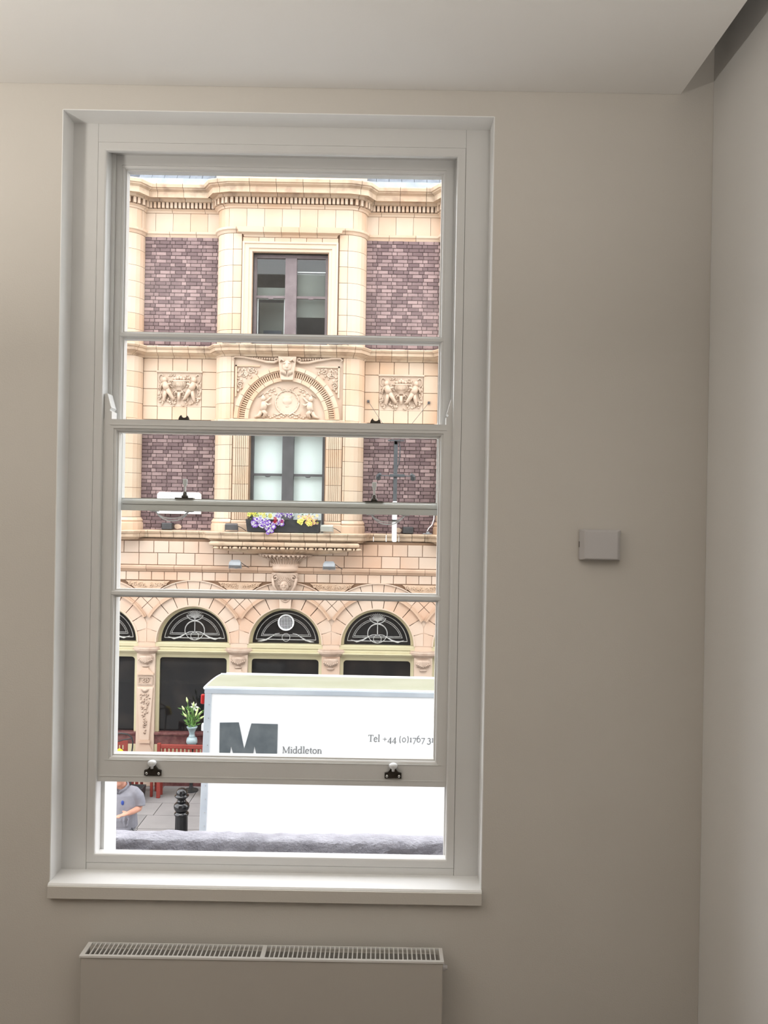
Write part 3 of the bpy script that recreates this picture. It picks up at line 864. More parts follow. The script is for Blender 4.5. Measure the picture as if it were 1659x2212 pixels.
def straight(name, hw, prof, m, nseg=1, y=YF):
    """moulding run across the bay with returned ends"""
    for k in range(nseg):
        xa = XC - hw + 2 * hw * k / nseg + (0.003 if k else 0); xb = XC - hw + 2 * hw * (k + 1) / nseg - (0.003 if k < nseg - 1 else 0)
        s = MB(); n = len(prof)
        v = []
        for i, (o_, z) in enumerate(prof): v.append((xa - (o_ if k == 0 else 0), y - o_, z))
        for i, (o_, z) in enumerate(prof): v.append((xb + (o_ if k == nseg - 1 else 0), y - o_, z))
        s.add(v, [(i, (i + 1) % n, n + (i + 1) % n, n + i) for i in range(n)] + [tuple(range(n)), tuple(range(2 * n - 1, n - 1, -1))])
        s.build(name, m, bld)
zh = ZW1 + 0.268
straight('hood_mould', 0.80, [(0, zh), (0.04, zh), (0.05, zh + 0.035), (0.09, zh + 0.05), (0.13, zh + 0.06), (0.14, zh + 0.10), (0.15, zh + 0.15), (0, zh + 0.165)], m_stone, 5)

def sash_pair(name, z0, z1, zbar, fm, hw, lights, parent):
    w_ = empty(name, (XC, YF + 0.15, z0)); adopt(w_, parent)
    w_.matrix_basis = Matrix.Translation((XC, YF + 0.15, z0)); WM[w_] = w_.matrix_basis.copy()
    fy = YF + 0.13
    s = MB()
    s.box(XC - hw, XC - hw + 0.05, fy, fy + 0.1, z0, z1)
    s.box(XC + hw - 0.05, XC + hw, fy, fy + 0.1, z0, z1)
    s.box(XC - hw + .05, XC + hw - .05, fy, fy + 0.1, z1 - 0.06, z1)
    s.box(XC - hw + .05, XC + hw - .05, fy, fy + 0.1, z0, z0 + 0.05)
    s.build('window_frame', fm, w_)
    MB().box(XC - 0.105, XC + 0.105, fy - 0.02, fy + 0.1, z0 + .05, z1 - .06).build('mullion', fm, w_, bevel=0.01)
    for sg in (-1, 1):
        xa, xb = sorted((XC + sg * 0.105, XC + sg * (hw - 0.05)))
        t = MB()
        t.box(xa, xb, fy + 0.015, fy + 0.06, zbar - 0.022, zbar + 0.022)
        t.ball(((xa + xb) / 2, fy + 0.02, zbar - 0.028), (0.05, 0.015, 0.018), 8, 6)
        t.build('meeting_rail', fm, w_)
        for (za, zb, dy) in ((z0 + .05, zbar - .022, 0.05), (zbar + .022, z1 - .06, 0.035)):
            MB().box(xa, xb, fy + dy, fy + dy + 0.004, za, zb).build('pane', m_shop, w_)
        lights(w_, xa, xb, z0 + .05, zbar, z1 - .06, fy + 0.13, sg)
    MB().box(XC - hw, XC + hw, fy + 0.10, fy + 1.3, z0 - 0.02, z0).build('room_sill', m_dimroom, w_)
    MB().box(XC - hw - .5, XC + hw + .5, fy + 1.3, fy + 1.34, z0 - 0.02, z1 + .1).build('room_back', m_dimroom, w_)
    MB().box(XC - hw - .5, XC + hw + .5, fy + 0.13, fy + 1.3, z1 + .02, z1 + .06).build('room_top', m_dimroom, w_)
    return w_
def lights_up(w_, xa, xb, z0, zb, z1, y, sg):
    if sg < 0:
        MB().box(xa, xb, y, y + 0.02, zb - 0.02, zb + 0.20).build('blind', m_greyblind, w_)
        for x in (xa + 0.012, xb - 0.024):
            MB().box(x, x + 0.012, y - 0.05, y, z0, zb - 0.02).build('lit_edge', m_white, w_)
        MB().box(xa, xb, y + 0.3, y + 0.32, z0, zb).build('blind', m_greyblind, w_)
        MB().box(xa + 0.09, xb - 0.1, y + 0.2, y + 0.26, z0, z0 + 0.28).build('screen_back', m_dimroom, w_)
    else:
        MB().box(xa, xb, y, y + 0.02, zb - 0.34, zb + 0.46).build('blind', m_greyblind, w_)
        MB().box(xa, xb, y - 0.02, y, zb + 0.48, zb + 0.495).build('blind_batten', m_white, w_)
def lights_lo(w_, xa, xb, z0, zb, z1, y, sg):
    MB().box(xa - 0.01, xb + 0.01, y - 0.03, y - 0.01, z0 - 0.02, z1 + 0.02).build('blind', m_blind, w_)
sash_pair('sash_window', ZW0, ZW1, zc(641, 15.15), m_frame, WHX, lights_up, bld)

# ---- upper ledge (string course)
moulding('string_course', [(-0.02, Z_C0), (0.02, Z_C0), (0.04, Z_C0 + 0.03), (0.10, Z_C0 + 0.055), (0.125, Z_C0 + 0.075), (0.16, Z_C0 + 0.08), (0.165, Z_C1 - 0.06), (0.185, Z_C1 - 0.05),
                           (0.205, Z_C1 - 0.02), (0.20, Z_C1), (-0.02, Z_C1 + 0.015)], m_ledge, seg=0.29, run=RUN2)

# ---- recessed panels with carved reliefs
rows = [Z(p, 385, 15.33) for p in (774, 803, 840.5, 878, 907)]
rows[0] = Z_C0
for sg in (-1, 1):
    x0, x1 = sorted((XC + sg * HB, XC + sg * HO)); w5 = (x1 - x0) / 5
    for r in range(4):
        for k in range(5):
            if r in (1, 2) and k in (1, 2, 3): continue
            MB().block(x0 + k * w5 + .004, x0 + (k + 1) * w5 - .004, rows[r + 1] + .004, rows[r] - .004, YR - 0.002, YR + 0.06, 0.004).build('ashlar_block', m_stone, bld)

def ornate_panel(cx, cz):
    rp = empty('relief_panel', (cx, YR, cz)); adopt(rp, bld); rp.matrix_basis = Matrix.Translation((cx, YR, cz)); WM[rp] = rp.matrix_basis.copy()
    y = YR - 0.005
    hw, hh = 0.405, 0.315
    s = MB(); s.box(cx - hw, cx + hw, y, y + 0.05, cz - hh, cz + hh)
    s.build('relief_ground', m_relief, rp)
    MB().box(cx - hw - 0.02, cx + hw + 0.02, y - 0.035, y + 0.03, cz + hh, cz + hh + 0.028).build('relief_hood', m_relief, rp)
    W = lambda u, v, d=0.02: (cx + u, y - d, cz + v)
    # urn with fruit
    u = MB()
    u.lathe([(0.02, -0.02), (0.075, -0.01), (0.05, 0.01), (0.10, 0.03), (0.125, 0.09), (0.128, 0.14), (0.145, 0.15), (0.145, 0.17), (0.11, 0.175)],
            (cx, y, cz), 16, pi, 2 * pi, 1.0, 0.4)
    for k in range(9):
        a = -0.10 + 0.025 * k
        u.tube([W(a, 0.04, .045), W(a * 1.15, 0.13, .05)], 0.006, 5)
    for (a, b, r) in ((-0.08, .20, .028), (-.03, .215, .034), (.03, .215, .034), (.08, .20, .028), (0, .245, .025)):
        u.ball(W(a, b, .02), (r, r * .7, r), 8, 6)
    for sg in (-1, 1):
        u.tube([W(sg * q, v, .03) for q, v in ((.13, .15), (.18, .165), (.195, .12), (.165, .06), (.12, .04))], 0.012, 6)
    u.build('urn', m_relief, rp, smooth=True)
    # ram skull
    q = MB()
    q.tube([W(0, -0.06, .03), W(0, -.13, .045), W(0, -.22, .035)], [.035, .03, .018], 8)
    for sg in (-1, 1):
        q.tube([W(sg * .02, -.07, .03), W(sg * .06, -.045, .04), W(sg * .09, -.075, .03), (W(sg * .07, -.11, .03))], [.018, .016, .012, .006], 6)
    q.build('ram_head', m_relief, rp, smooth=True)
    for sg in (-1, 1):
        h = MB(); S = lambda u, v, d=0.03: W(sg * u, v, d)
        h.ball(S(.275, .175, .035), (.048, .04, .052), 10, 8)
        h.tube([S(.27, .12, .03), S(.25, .06, .05), S(.215, -.01, .05)], [(.05, .05), (.062, .06), (.058, .05)], 8)
        h.tube([S(.21, -.01, .05), S(.16, -.09, .06), S(.11, -.17, .04), S(.085, -.19, .03)], [.05, .04, .028, .018], 7)
        h.tube([S(.24, -.03, .04), S(.26, -.12, .045), S(.285, -.20, .03), S(.27, -.225, .03)], [.045, .036, .026, .016], 7)
        h.tube([S(.29, .10, .04), S(.22, .075, .06), S(.145, .11, .05)], [.028, .024, .018], 7)
        h.tube([S(.30, .11, .03), S(.335, .06, .03), S(.34, .01, .03)], [.025, .02, .014], 6)
        h.build('cherub', m_relief, rp, smooth=True)
    f = MB(); rr = random.Random(11)
    for sg in (-1, 1):
        f.tube([W(sg * (0.34 + .045 * cos(a)), .20 + .075 * sin(a), .015) for a in [2.6 - 4.4 * k / 12 for k in range(13)]], .011, 5)
        for k in range(26):
            a, b = rr.uniform(.05, .38), rr.uniform(-.30, -.15)
            f.ball(W(sg * a, b, .012), (rr.uniform(.014, .028), .022, rr.uniform(.014, .028)), 6, 5)
        for k in range(14):
            a, b = rr.uniform(.33, .39), rr.uniform(-.15, .12)
            f.ball(W(sg * a, b, .008), (.016, .02, rr.uniform(.02, .035)), 6, 5)
        for k in range(8):
            f.ball(W(sg * rr.uniform(.10, .20), rr.uniform(.20, .28), .008), (.018, .018, .014), 6, 5)
        f.tube([W(sg * q, v, .02) for q, v in ((.03, -.02), (.10, -.03), (.14, -.09), (.10, -.14), (.05, -.13))], .009, 5)
    f.build('foliage', m_relief, rp, smooth=True)
for sg in (-1, 1):
    ornate_panel(XC + sg * (HB + HO) / 2, (rows[1] + rows[3]) / 2 - 0.01)

# ---- great arch over the lower window
AX, AZ = XC - 0.02, Z_D0 + 0.01
arch = empty('carved_arch', (AX, YF, AZ)); adopt(arch, bld); arch.matrix_basis = Matrix.Translation((AX, YF, AZ)); WM[arch] = arch.matrix_basis.copy()
MB().box(XC - 0.985, XC + 0.985, YF + 0.03, YF + 0.08, Z_D0, Z_C0).build('spandrel_ground', m_relief, arch)
nv = 13
for k in range(nv):
    a0, a1 = pi * k / nv + 0.004, pi * (k + 1) / nv - 0.004
    MB().ringseg(AX, AZ, 0.885, 0.955, a0, a1, YF - 0.045, YF + 0.05, 4).build('arch_block', m_stone, arch)
    MB().ringseg(AX, AZ, 0.862, 0.885, a0, a1, YF - 0.02, YF + 0.05, 4).build('arch_fillet', m_stone, arch)
    MB().ringseg(AX, AZ, 0.695, 0.765, a0, a1, YF - 0.015, YF + 0.08, 4).build('arch_inner_block', m_stone, arch)
fb = MB(); fb.ringseg(AX, AZ, 0.76, 0.865, 0, pi, YF + 0.028, YF + 0.06, 40)
for k in range(66):
    a = pi * (k + 0.5) / 66
    fb.ringseg(AX, AZ, 0.768, 0.862, a - 0.0125, a + 0.0125, YF - 0.012, YF + 0.03, 1)
fb.build('fluted_band', m_stone, arch)
tp = MB()
pts = [(AX + 0.70 * cos(pi * k / 30), AZ + 0.70 * sin(pi * k / 30)) for k in range(31)]
tp.prism(pts, YF + 0.045, YF + 0.10)
tp.build('tympanum', m_hood, arch)
yt = YF + 0.045
T = lambda u, v, d=0.02: (AX + u, yt - d * 1.4 - .006, AZ + v)
tr = MB()
tr.tube([T(0.215 * cos(a), 0.31 + 0.215 * sin(a), .01) for a in [2 * pi * k / 28 for k in range(29)]], .014, 6)
for k in range(16):
    a = 2 * pi * k / 16
    tr.ball(T(0.20 * cos(a), 0.31 + 0.20 * sin(a), .008), .014, 6, 5)
tr.lathe([(0.03, -.11), (0.05, -.10), (0.03, -.075), (0.085, -.03), (0.10, .03), (0.07, .06), (0.095, .09), (0.03, .10), (0.025, .15)], (AX, yt, AZ + .33), 14, pi, 2 * pi, 1, .5)
for sg in (-1, 1):
    tr.tube([T(sg * q, v, .012) for q, v in ((.0, .53), (.06, .55), (.10, .52), (.07, .49), (.12, .58), (.18, .59))], .012, 6)
    for k in range(9):
        tr.ball(T(sg * (.25 + .02 * k * sin(k * 2.1) + .01 * k), .56 - .02 * k, .008), (.03, .02, .02), 6, 5)
    for k in range(12):
        tr.ball(T(sg * (.06 + .04 * k), .045 + .02 * sin(k * 1.9), .008), (.03, .02, .02), 6, 5)
    tr.tube([T(sg * q, v, .015) for q, v in ((.02, .06), (.10, .12), (.17, .08), (.24, .10))], .014, 6)
    tr.tube([T(sg * q, v, .012) for q, v in ((.30, .55), (.38, .48), (.46, .40), (.44, .46), (.52, .40))], .009, 5)
tr.build('cartouche', m_relief, arch, smooth=True)
for sg in (-1, 1):
    h = MB(); S = lambda u, v, d=0.03: T(sg * u, v, d)
    h.ball(S(.43, .37, .03), (.045, .04, .05), 10, 8)
    h.tube([S(.42, .31, .03), S(.41, .24, .04), S(.44, .15, .035)], [.045, .06, .055], 8)
    h.tube([S(.44, .16, .04), S(.38, .10, .05), S(.42, .03, .03)], [.045, .04, .025], 7)
    h.tube([S(.45, .14, .03), S(.50, .06, .03), S(.58, .03, .02)], [.045, .035, .02], 7)
    h.tube([S(.40, .29, .04), S(.34, .25, .05), S(.28, .28, .03)], [.028, .022, .016], 7)
    h.tube([S(.44, .29, .03), S(.36, .33, .03), S(.29, .40, .02)], [.024, .02, .014], 7)
    h.build('cherub', m_relief, arch, smooth=True)
# spandrel foliage, scrolls and mask keystone
ztop = Z_C0
for sg in (-1, 1):
    f = MB(); rr = random.Random(5)
    S = lambda u, v, d=0.0: (AX + sg * u, YF + 0.028 - d, AZ + v)
    for k in range(46):
        u, v = rr.uniform(.56, .90), rr.uniform(.50, .92)
        if math.hypot(u, v) < 1.0 or u > .90 or v > .93: continue
        f.ball(S(u, v, .004), (rr.uniform(.015, .032), .022, rr.uniform(.015, .032)), 6, 5)
    for (uu, vv) in ((.78, .80), (.86, .62), (.66, .87)):
        f.tube([S(uu + (.01 + .05 * t) * cos(9 * t), vv + (.01 + .05 * t) * sin(9 * t), .01) for t in [k / 12 for k in range(13)]], .011, 5)
    f.build('spandrel_foliage', m_relief, arch, smooth=True)
    fr = MB()
    fr.box(*sorted((AX + sg * .915, AX + sg * .945)), YF - .005, YF + .05, AZ + .40, AZ + .97)
    fr.box(*sorted((AX + sg * .50, AX + sg * .945)), YF - .005, YF + .05, AZ + .945, AZ + .97)
    fr.build('spandrel_frame', m_stone, arch)
    sc = MB()
    zt = ztop - AZ
    pts = [(.96, zt - .075), (.99, zt - .045), (.95, zt - .015), (.80, zt - .02), (.55, zt - .06), (.38, zt - .10), (.24, zt - .105), (.17, zt - .075), (.175, zt - .035), (.22, zt - .025), (.245, zt - .055), (.225, zt - .075), (.205, zt - .06)]
    sc.tube([S(u, v, .045) for u, v in pts], [.012, .016, .017, .02, .024, .027, .026, .024, .02, .018, .014, .012, .010], 7)
    for k in range(13):
        sc.ball(S(.28 + .045 * k, zt - .045 + .002 * k, .03), (.022, .03, .026 - .001 * k), 6, 5)
    sc.build('scroll', m_relief, arch, smooth=True)
ks = MB()
ks.prism([(AX - .11, AZ + .70), (AX + .11, AZ + .70), (AX + .165, ztop - .005), (AX - .165, ztop - .005)], YF - .09, YF + .05)
kz = AZ + .95
kso = ks.build('keystone', m_relief, arch, bevel=.008)
fc = MB(); K = lambda u, v, d: (AX + u, YF - .09 - d, kz + v)
fc.ball(K(0, .0, .0), (.085, .05, .11), 12, 10)
fc.ball(K(0, -.01, .045), (.028, .03, .045), 8, 6); fc.ball(K(0, -.065, .03), (.05, .03, .02), 8, 6)
for sg in (-1, 1):
    fc.ball(K(sg * .045, .045, .03), (.035, .03, .014), 8, 6)
    fc.ball(K(sg * .04, .02, .035), (.015, .012, .010), 8, 6)
    fc.tube([K(sg * .05, .08, .02), K(sg * .10, .12, .03), K(sg * .13, .07, .01)], [.02, .022, .01], 6)
    for k in range(6):
        fc.tube([K(sg * (.02 + .015 * k), -.08, .02), K(sg * (.02 + .018 * k), -.14 - .01 * (5 - k), .01)], [.012, .006], 5)
fc.build('mask', m_relief, kso, smooth=True)
MB().box(XC - 1.04, XC + 1.04, YF - 0.09, YF + 0.05, Z_D0 - 0.06, Z_D0).build('arch_sill', m_ledge, arch, bevel=.012)
moulding('mid_string', [(-0.02, Z_E1), (0.02, Z_E1), (0.05, Z_E1 + 0.05), (0.05, Z_D0 - 0.09), (0.08, Z_D0 - 0.07), (0.08, Z_D0 - 0.01), (-0.02, Z_D0)], m_stone, seg=0.42)

# ---- lower storey: fluted pilasters, window
for sg in (-1, 1):
    px0, px1 = sorted((XC + sg * 0.70, XC + sg * 0.985))
    z0, z1 = Z_F1 + 0.22, Z_E1
    nrow = 5
    for r in range(nrow):
        za, zb = z0 + (z1 - z0) * r / nrow + .003, z0 + (z1 - z0) * (r + 1) / nrow - .003
        b = MB().block(px0, px1, za, zb, YF - .005, YF + .08, .004)
        for k in range(7):
            xx = px0 + .04 + k * .034
            b.box(xx - .010, xx + .010, YF - .022, YF, za, zb)
        b.build('pilaster_block', m_stone, bld)
    b0, b1 = px0 - .02, px1 + .02
    pb = MB(); pb.box(b0, b1, YF - .05, YF + .05, Z_F1, Z_F1 + .16); pb.box(b0 + .01, b1 - .01, YF - .035, YF + .05, Z_F1 + .16, Z_F1 + .215)
    pb.build('pilaster_base', m_stone, bld, bevel=.012)
moulding('shaft_base', [(-0.05, Z_F1), (0.05, Z_F1), (0.05, Z_F1 + 0.13), (0.03, Z_F1 + 0.15), (0.045, Z_F1 + 0.18), (0.01, Z_F1 + 0.235), (-0.05, Z_F1 + 0.235)], m_stone, hx0=1.0, hx1=HB, seg=0.5)
moulding('shaft_base', [(-0.05, Z_F1), (0.05, Z_F1), (0.05, Z_F1 + 0.13), (0.03, Z_F1 + 0.15), (0.045, Z_F1 + 0.18), (0.01, Z_F1 + 0.235), (-0.05, Z_F1 + 0.235)], m_stone, hx0=-HB, hx1=-1.0, seg=0.5)
for a_, b_ in ((HO, 7.5), (-7.5, -HO)):
    moulding('shaft_base', [(-0.05, Z_F1), (0.05, Z_F1), (0.05, Z_F1 + 0.13), (0.03, Z_F1 + 0.15), (0.045, Z_F1 + 0.18), (0.01, Z_F1 + 0.235), (-0.05, Z_F1 + 0.235)], m_stone, hx0=a_, hx1=b_, seg=0.5)
sash_pair('sash_window', Z_F1 + 0.02, Z_E1, Z(1026, 615, 15.15), m_frame2, WHX + 0.0, lights_lo, bld)

# ---- balcony ledge
moulding('ledge_block', [(-0.02, Z_F0), (0.12, Z_F0), (0.15, Z_F0 + .03), (0.24, Z_F0 + .045), (0.25, Z_F0 + .06), (0.25, Z_F1 - .055), (0.275, Z_F1 - .045), (0.29, Z_F1 - .012), (0.28, Z_F1), (-0.02, Z_F1 + .012)], m_ledge, seg=0.235, run=RUN2)
zl = [EYE - q for q in (.575, .60, .653, .665, .715)]
straight('balcony_fascia', 1.12, [(0, zl[2]), (0.20, zl[2]), (0.22, zl[2] + .02), (0.225, zl[1]), (0.20, zl[0]), (0, zl[0])], m_ledge, 6)
egg = MB()
xx = XC - 1.28
eg0 = MB().ball((0, 0, 0), (0.055, 0.035, 0.022), 10, 6).build('egg', m_ledge, bld, smooth=True)
eg1 = MB().ball((0, 0, 0), (0.020, 0.03, 0.024), 8, 6).build('bead', m_ledge, bld, smooth=True)
k = 0; fe = fb_ = True
while xx < XC + 1.30:
    w_ = 0.12 if k % 2 == 0 else 0.05
    loc = (xx + w_ / 2, YF - 0.19, EYE - 0.688)
    if k % 2 == 0:
        if fe: eg0.location = loc; fe = False
        else: linked(eg0, 'egg', loc, bld)
    else:
        if fb_: eg1.location = loc; fb_ = False
        else: linked(eg1, 'bead', loc, bld)
    xx += w_; k += 1
# fluted soffit fanning down to the corbel
gs = MB(); ng = 44
YW = 15.10                                      # plane of the wall below the balcony
for i in range(ng + 1):
    t = -1 + 2 * i / ng
    q = 0.02 if i % 2 else 0.0
    gs.v += [(XC + t * 1.30, YF - 0.19, EYE - 0.70 - q * .3), (XC + t * 0.95, YF - 0.10 + q, EYE - 0.74 - q), (XC + t * 0.55, YW - 0.10 + q, EYE - 0.80), (XC + t * 0.55, YW, EYE - 0.80), (XC + t * 1.30, YW, EYE - 0.67)]
for i in range(ng):
    for j in range(5):
        gs.f.append([i * 5 + j, i * 5 + (j + 1) % 5, i * 5 + 5 + (j + 1) % 5, i * 5 + 5 + j]); gs.m.append(0)
gs.build('fluted_soffit', m_ledge, bld)
# leaf corbel and lion bracket
cb = empty('corbel', (XC, YW, EYE - 1.5)); adopt(cb, bld); cb.matrix_basis = Matrix.Translation((XC, YW, EYE - 1.5)); WM[cb] = cb.matrix_basis.copy()
MB().lathe([(0.19, -1.115), (0.235, -1.10), (0.25, -1.06), (0.245, -1.04), (0.225, -1.02), (0.24, -.98), (0.275, -.91), (0.34, -.85), (0.46, -.815), (0.50, -.80)],
           (XC - .01, YW, EYE), 48, pi, 2 * pi, 1.0, 0.55, mod=lambda a, z: 1 + (0.035 * cos(16 * a) if z > -1.0 else 0)).build('leaf_bell', m_stone2, cb, smooth=True)
lf = MB(); rr = random.Random(3)
for k in range(17):
    a = pi + pi * (k + .5) / 17
    R_ = 0.47
    lf.ball((XC - .01 + R_ * cos(a), YW + R_ * .55 * sin(a), EYE - .825), (.03, .03, .022), 6, 5)
    R_ = 0.40
    lf.ball((XC - .01 + R_ * cos(a + .08), YW + R_ * .55 * sin(a + .08), EYE - .855), (.022, .03, .016), 6, 5)
    lf.tube([(XC - .01 + q * cos(a), YW + q * .56 * sin(a), EYE + zq) for q, zq in ((.40, -.835), (.30, -.90), (.255, -.97))], [.014, .010, .005], 5)
lf.build('leaf_tips', m_relief2, cb, smooth=True)
bx = XC - .01
MB().prism([(bx - .235, EYE - 1.135), (bx + .235, EYE - 1.135), (bx + .245, EYE - 1.20), (bx + .19, EYE - 1.34), (bx + .13, EYE - 1.47), (bx + .11, EYE - 1.60), (bx - .11, EYE - 1.60), (bx - .13, EYE - 1.47), (bx - .19, EYE - 1.34), (bx - .245, EYE - 1.20)],
           YW - .10, YW + .02).build('bracket_body', m_relief2, cb, bevel=.015)
ln = MB(); K = lambda u, v, d=0.0: (bx + u, YW - .10 - d, EYE - 1.37 + v)
ln.ball(K(0, .0, .02), (.085, .07, .10), 12, 10)
ln.ball(K(0, -.05, .075), (.04, .05, .045), 10, 8)
ln.tube([K(0, .04, .07), K(0, -.03, .11)], [.02, .026], 7)
for sg in (-1, 1):
    ln.ball(K(sg * .035, .025, .075), (.02, .015, .010), 8, 6)
    ln.tube([K(sg * (.165 + (.012 + .05 * t) * cos(8 * t + (pi if sg < 0 else 0) * 0)), .15 + (.012 + .05 * t) * sin(8 * t), .02) for t in [k / 14 for k in range(15)]], .013, 6)
    ln.tube([K(sg * .22, .14, .02), K(sg * .19, .0, .03), K(sg * .13, -.10, .02), K(sg * .10, -.17, .01)], [.026, .024, .02, .012], 7)
for k in range(13):
    a = pi * k / 12
    ln.tube([K(.07 * cos(a), .02 + .07 * sin(a), .03), K(.125 * cos(a), .02 + .14 * sin(a), .015)], [.018, .008], 5)
ln.build('lion_head', m_relief2, cb, smooth=True)

# ---- ashlar above the arches
YA = YW
rz = [EYE - q for q in (.595, .815, 1.034)]
MB().box(XC - 7.6, XC + 7.6, YA + .02, YA + .3, EYE - 1.33, EYE - .55).build('wall_core', m_joint, bld)
for (zt_, zb_, step, off) in ((rz[0], rz[1], 0.272, 0.02), (rz[1], rz[2], 0.340, 0.16), (EYE - 1.152, EYE - 1.313, 0.232, 0.05)):
    xx = XC - 7.6 + off
    while xx < XC + 7.4:
        MB().block(xx + .005, xx + step - .005, zb_ + .005, zt_ - .005, YA - .002, YA + .05, .005).build('ashlar_block', m_stone2, bld)
        xx += step
PW = [(XC - 7.6, YA), (XC + 7.6, YA)]
RW = Run(PW)
for k in range(30):
    a0, a1 = k * 15.2 / 30 + .003, (k + 1) * 15.2 / 30 - .003
    MB().sweep(RW.ring(a0, a1), [(0, EYE - 1.152), (.012, EYE - 1.15), (.03, EYE - 1.12), (.05, EYE - 1.10), (.055, EYE - 1.06), (.045, EYE - 1.043), (0, EYE - 1.036)]).build('string_mould', m_hood, bld)

# ---- arcade: arched windows
LC = [XC + 0.008 + 1.68 * k for k in range(-4, 5)]
LZ = EYE - 2.442
def rlim(R_):
    return lambda a: min(R_, 0.835 / max(abs(cos(a)), 1e-3))
core = MB()
# wall core with the arched openings left out: narrow strips
for i in range(200):
    xa = XC - 7.6 + 15.2 * i / 200; xb = xa + 15.2 / 200
    xm_ = (xa + xb) / 2
    d = min(abs(xm_ - c_) for c_ in LC)
    zlow = LZ + (math.sqrt(0.70 ** 2 - d * d) if d < 0.70 else -0.08)
    core.box(xa, xb, YA + .03, YA + .3, zlow, EYE - 1.33)
core.build('wall_core', m_joint, bld)
for ci, cx in enumerate(LC):
    aw = empty('arched_window', (cx, YA, LZ)); adopt(aw, bld); aw.matrix_basis = Matrix.Translation((cx, YA, LZ)); WM[aw] = aw.matrix_basis.copy()
    # voussoirs
    nvv = 11
    for k in range(nvv):
        a0, a1 = pi * k / nvv + .0085, pi * (k + 1) / nvv - .0085
        if ci == 4 and k == 5: continue
        MB().ringseg(cx, LZ, 0.682, 0.90, a0, a1, YA - .01, YA + .06, 5, rlim(0.90)).build('voussoir', m_stone2, aw)
    MB().ringseg(cx, LZ, 0.665, 0.690, 0, pi, YA - .02, YA + .2, 30).build('arch_bead', m_stone2, aw)
    a_ = math.acos(0.83 / 0.955)
    for k in range(6):
        q0 = a_ + (pi - 2 * a_) * k / 6 + .003; q1 = a_ + (pi - 2 * a_) * (k + 1) / 6 - .003
        h = MB(); h.ringseg(cx, LZ, 0.902, 0.932, q0, q1, YA - .05, YA + .05, 5, rlim(0.932)); h.ringseg(cx, LZ, 0.932, 0.957, q0, q1, YA - .03, YA + .05, 5, rlim(0.957))
        h.build('hood_mould', m_hood, aw)
    for k in range(7):
        q0 = math.radians(50 + 80 * k / 7) + .005; q1 = math.radians(50 + 80 * (k + 1) / 7) - .005
        MB().ringseg(cx, LZ, 0.960, 1.125, q0, q1, YA - .004, YA + .05, 4).build('crown_block', m_stone2, aw)
    MB().ringseg(cx, LZ, 1.127, 1.143, math.radians(50), math.radians(130), YA - .03, YA + .05, 18).build('crown_fillet', m_stone2, aw)
    # joinery
    MB().ringseg(cx, LZ, 0.612, 0.668, 0, pi, YA + .11, YA + .17, 30).build('lunette_frame', m_yellow, aw)
    pts = [(cx + .62 * cos(pi * k / 30), LZ + .62 * sin(pi * k / 30)) for k in range(31)]
    MB().prism(pts, YA + .14, YA + .15).build('lunette_pane', m_darkglass, aw)
    ye = YA + .137
    E = lambda u, v: (cx + u, ye, LZ + v)
    et = MB()
    arc = lambda r, z0=0.0, cz_=0.0, n=24: [E(r * cos(a), cz_ + r * sin(a)) for a in [math.asin(min(1, max(0, (z0 - cz_) / r))) + (pi - 2 * math.asin(min(1, max(0, (z0 - cz_) / r)))) * k / n for k in range(n + 1)]]
    et.tube(arc(.555, .065), .0065, 4); et.tube([E(-.55, .065), E(.55, .065)], .0065, 4)
    z2 = .13
    for r in (.475, .45):
        et.tube(arc(r, z2 + (.475 - r)), .0045, 4); et.tube([E(-math.sqrt(r * r - z2 * z2), z2 + (.475 - r)), E(math.sqrt(r * r - z2 * z2), z2 + (.475 - r))], .0045, 4)
    et.tube([E(.072 * cos(a), .105 + .072 * sin(a)) for a in [2 * pi * k / 20 for k in range(21)]], .005, 4)
    if ci != 4:
        et.tube([E(.18 * cos(a), .20 + .18 * sin(a)) for a in [-0.35 + (pi + .7) * k / 24 for k in range(25)]], [.006 + .006 * sin(pi * k / 24) for k in range(25)], 4)
        et.tube([E(.17 * cos(a), .20 + .17 * sin(a)) for a in [pi + .3 + (pi - .6) * k / 20 for k in range(21)]], .0055, 4)
        et.tube([E(0, .19), E(0, .56)], .008, 4)
        for k in range(-5, 6):
            a = pi / 2 + k * .27
            et.tube([E(.0, .42), E(.09 * cos(a) * 1.1, .46 + .085 * sin(a)), E(.15 * cos(a), .46 + .12 * sin(a))], [.004, .009, .004], 4)
        et.tube([E(.15 * cos(a), .50 + .11 * sin(a)) for a in [pi + .1 + (pi - .2) * k / 12 for k in range(13)]], .008, 4)
        wing = ((.02, .185), (.10, .18), (.18, .135), (.27, .08), (.38, .05), (.49, .085))
    else:
        wing = ((.12, .18), (.20, .165), (.27, .115), (.36, .06), (.45, .035), (.52, .03))
    for sg in (-1, 1):
        et.tube([E(sg * q, v) for q, v in wing], [(.005, .005), (.005, .006), (.005, .009), (.005, .016), (.005, .015), (.004, .004)], 6)
    et.build('etched_lines', m_etch, aw)
    if ci == 4:
        vt = empty('vent', (cx, ye - .03, LZ + .40)); adopt(vt, aw); vt.matrix_basis = Matrix.Translation((cx, ye - .03, LZ + .40)); WM[vt] = vt.matrix_basis.copy()
        v_ = MB(); v_.ringseg(cx, LZ + .385, .128, .150, 0, 2 * pi, ye - .05, ye, 32)
        v_.build('vent_ring', m_white, aw)
        v_ = MB()
        for k in range(-4, 5):
            d = .028 * k; q = math.sqrt(.128 ** 2 - d * d)
            v_.tube([(cx + d, ye - .035, LZ + .385 - q), (cx + d, ye - .035, LZ + .385 + q)], .0040, 5)
            v_.tube([(cx - q, ye - .03, LZ + .385 + d), (cx + q, ye - .03, LZ + .385 + d)], .0026, 5)
        v_.build('vent_mesh', m_white, aw)
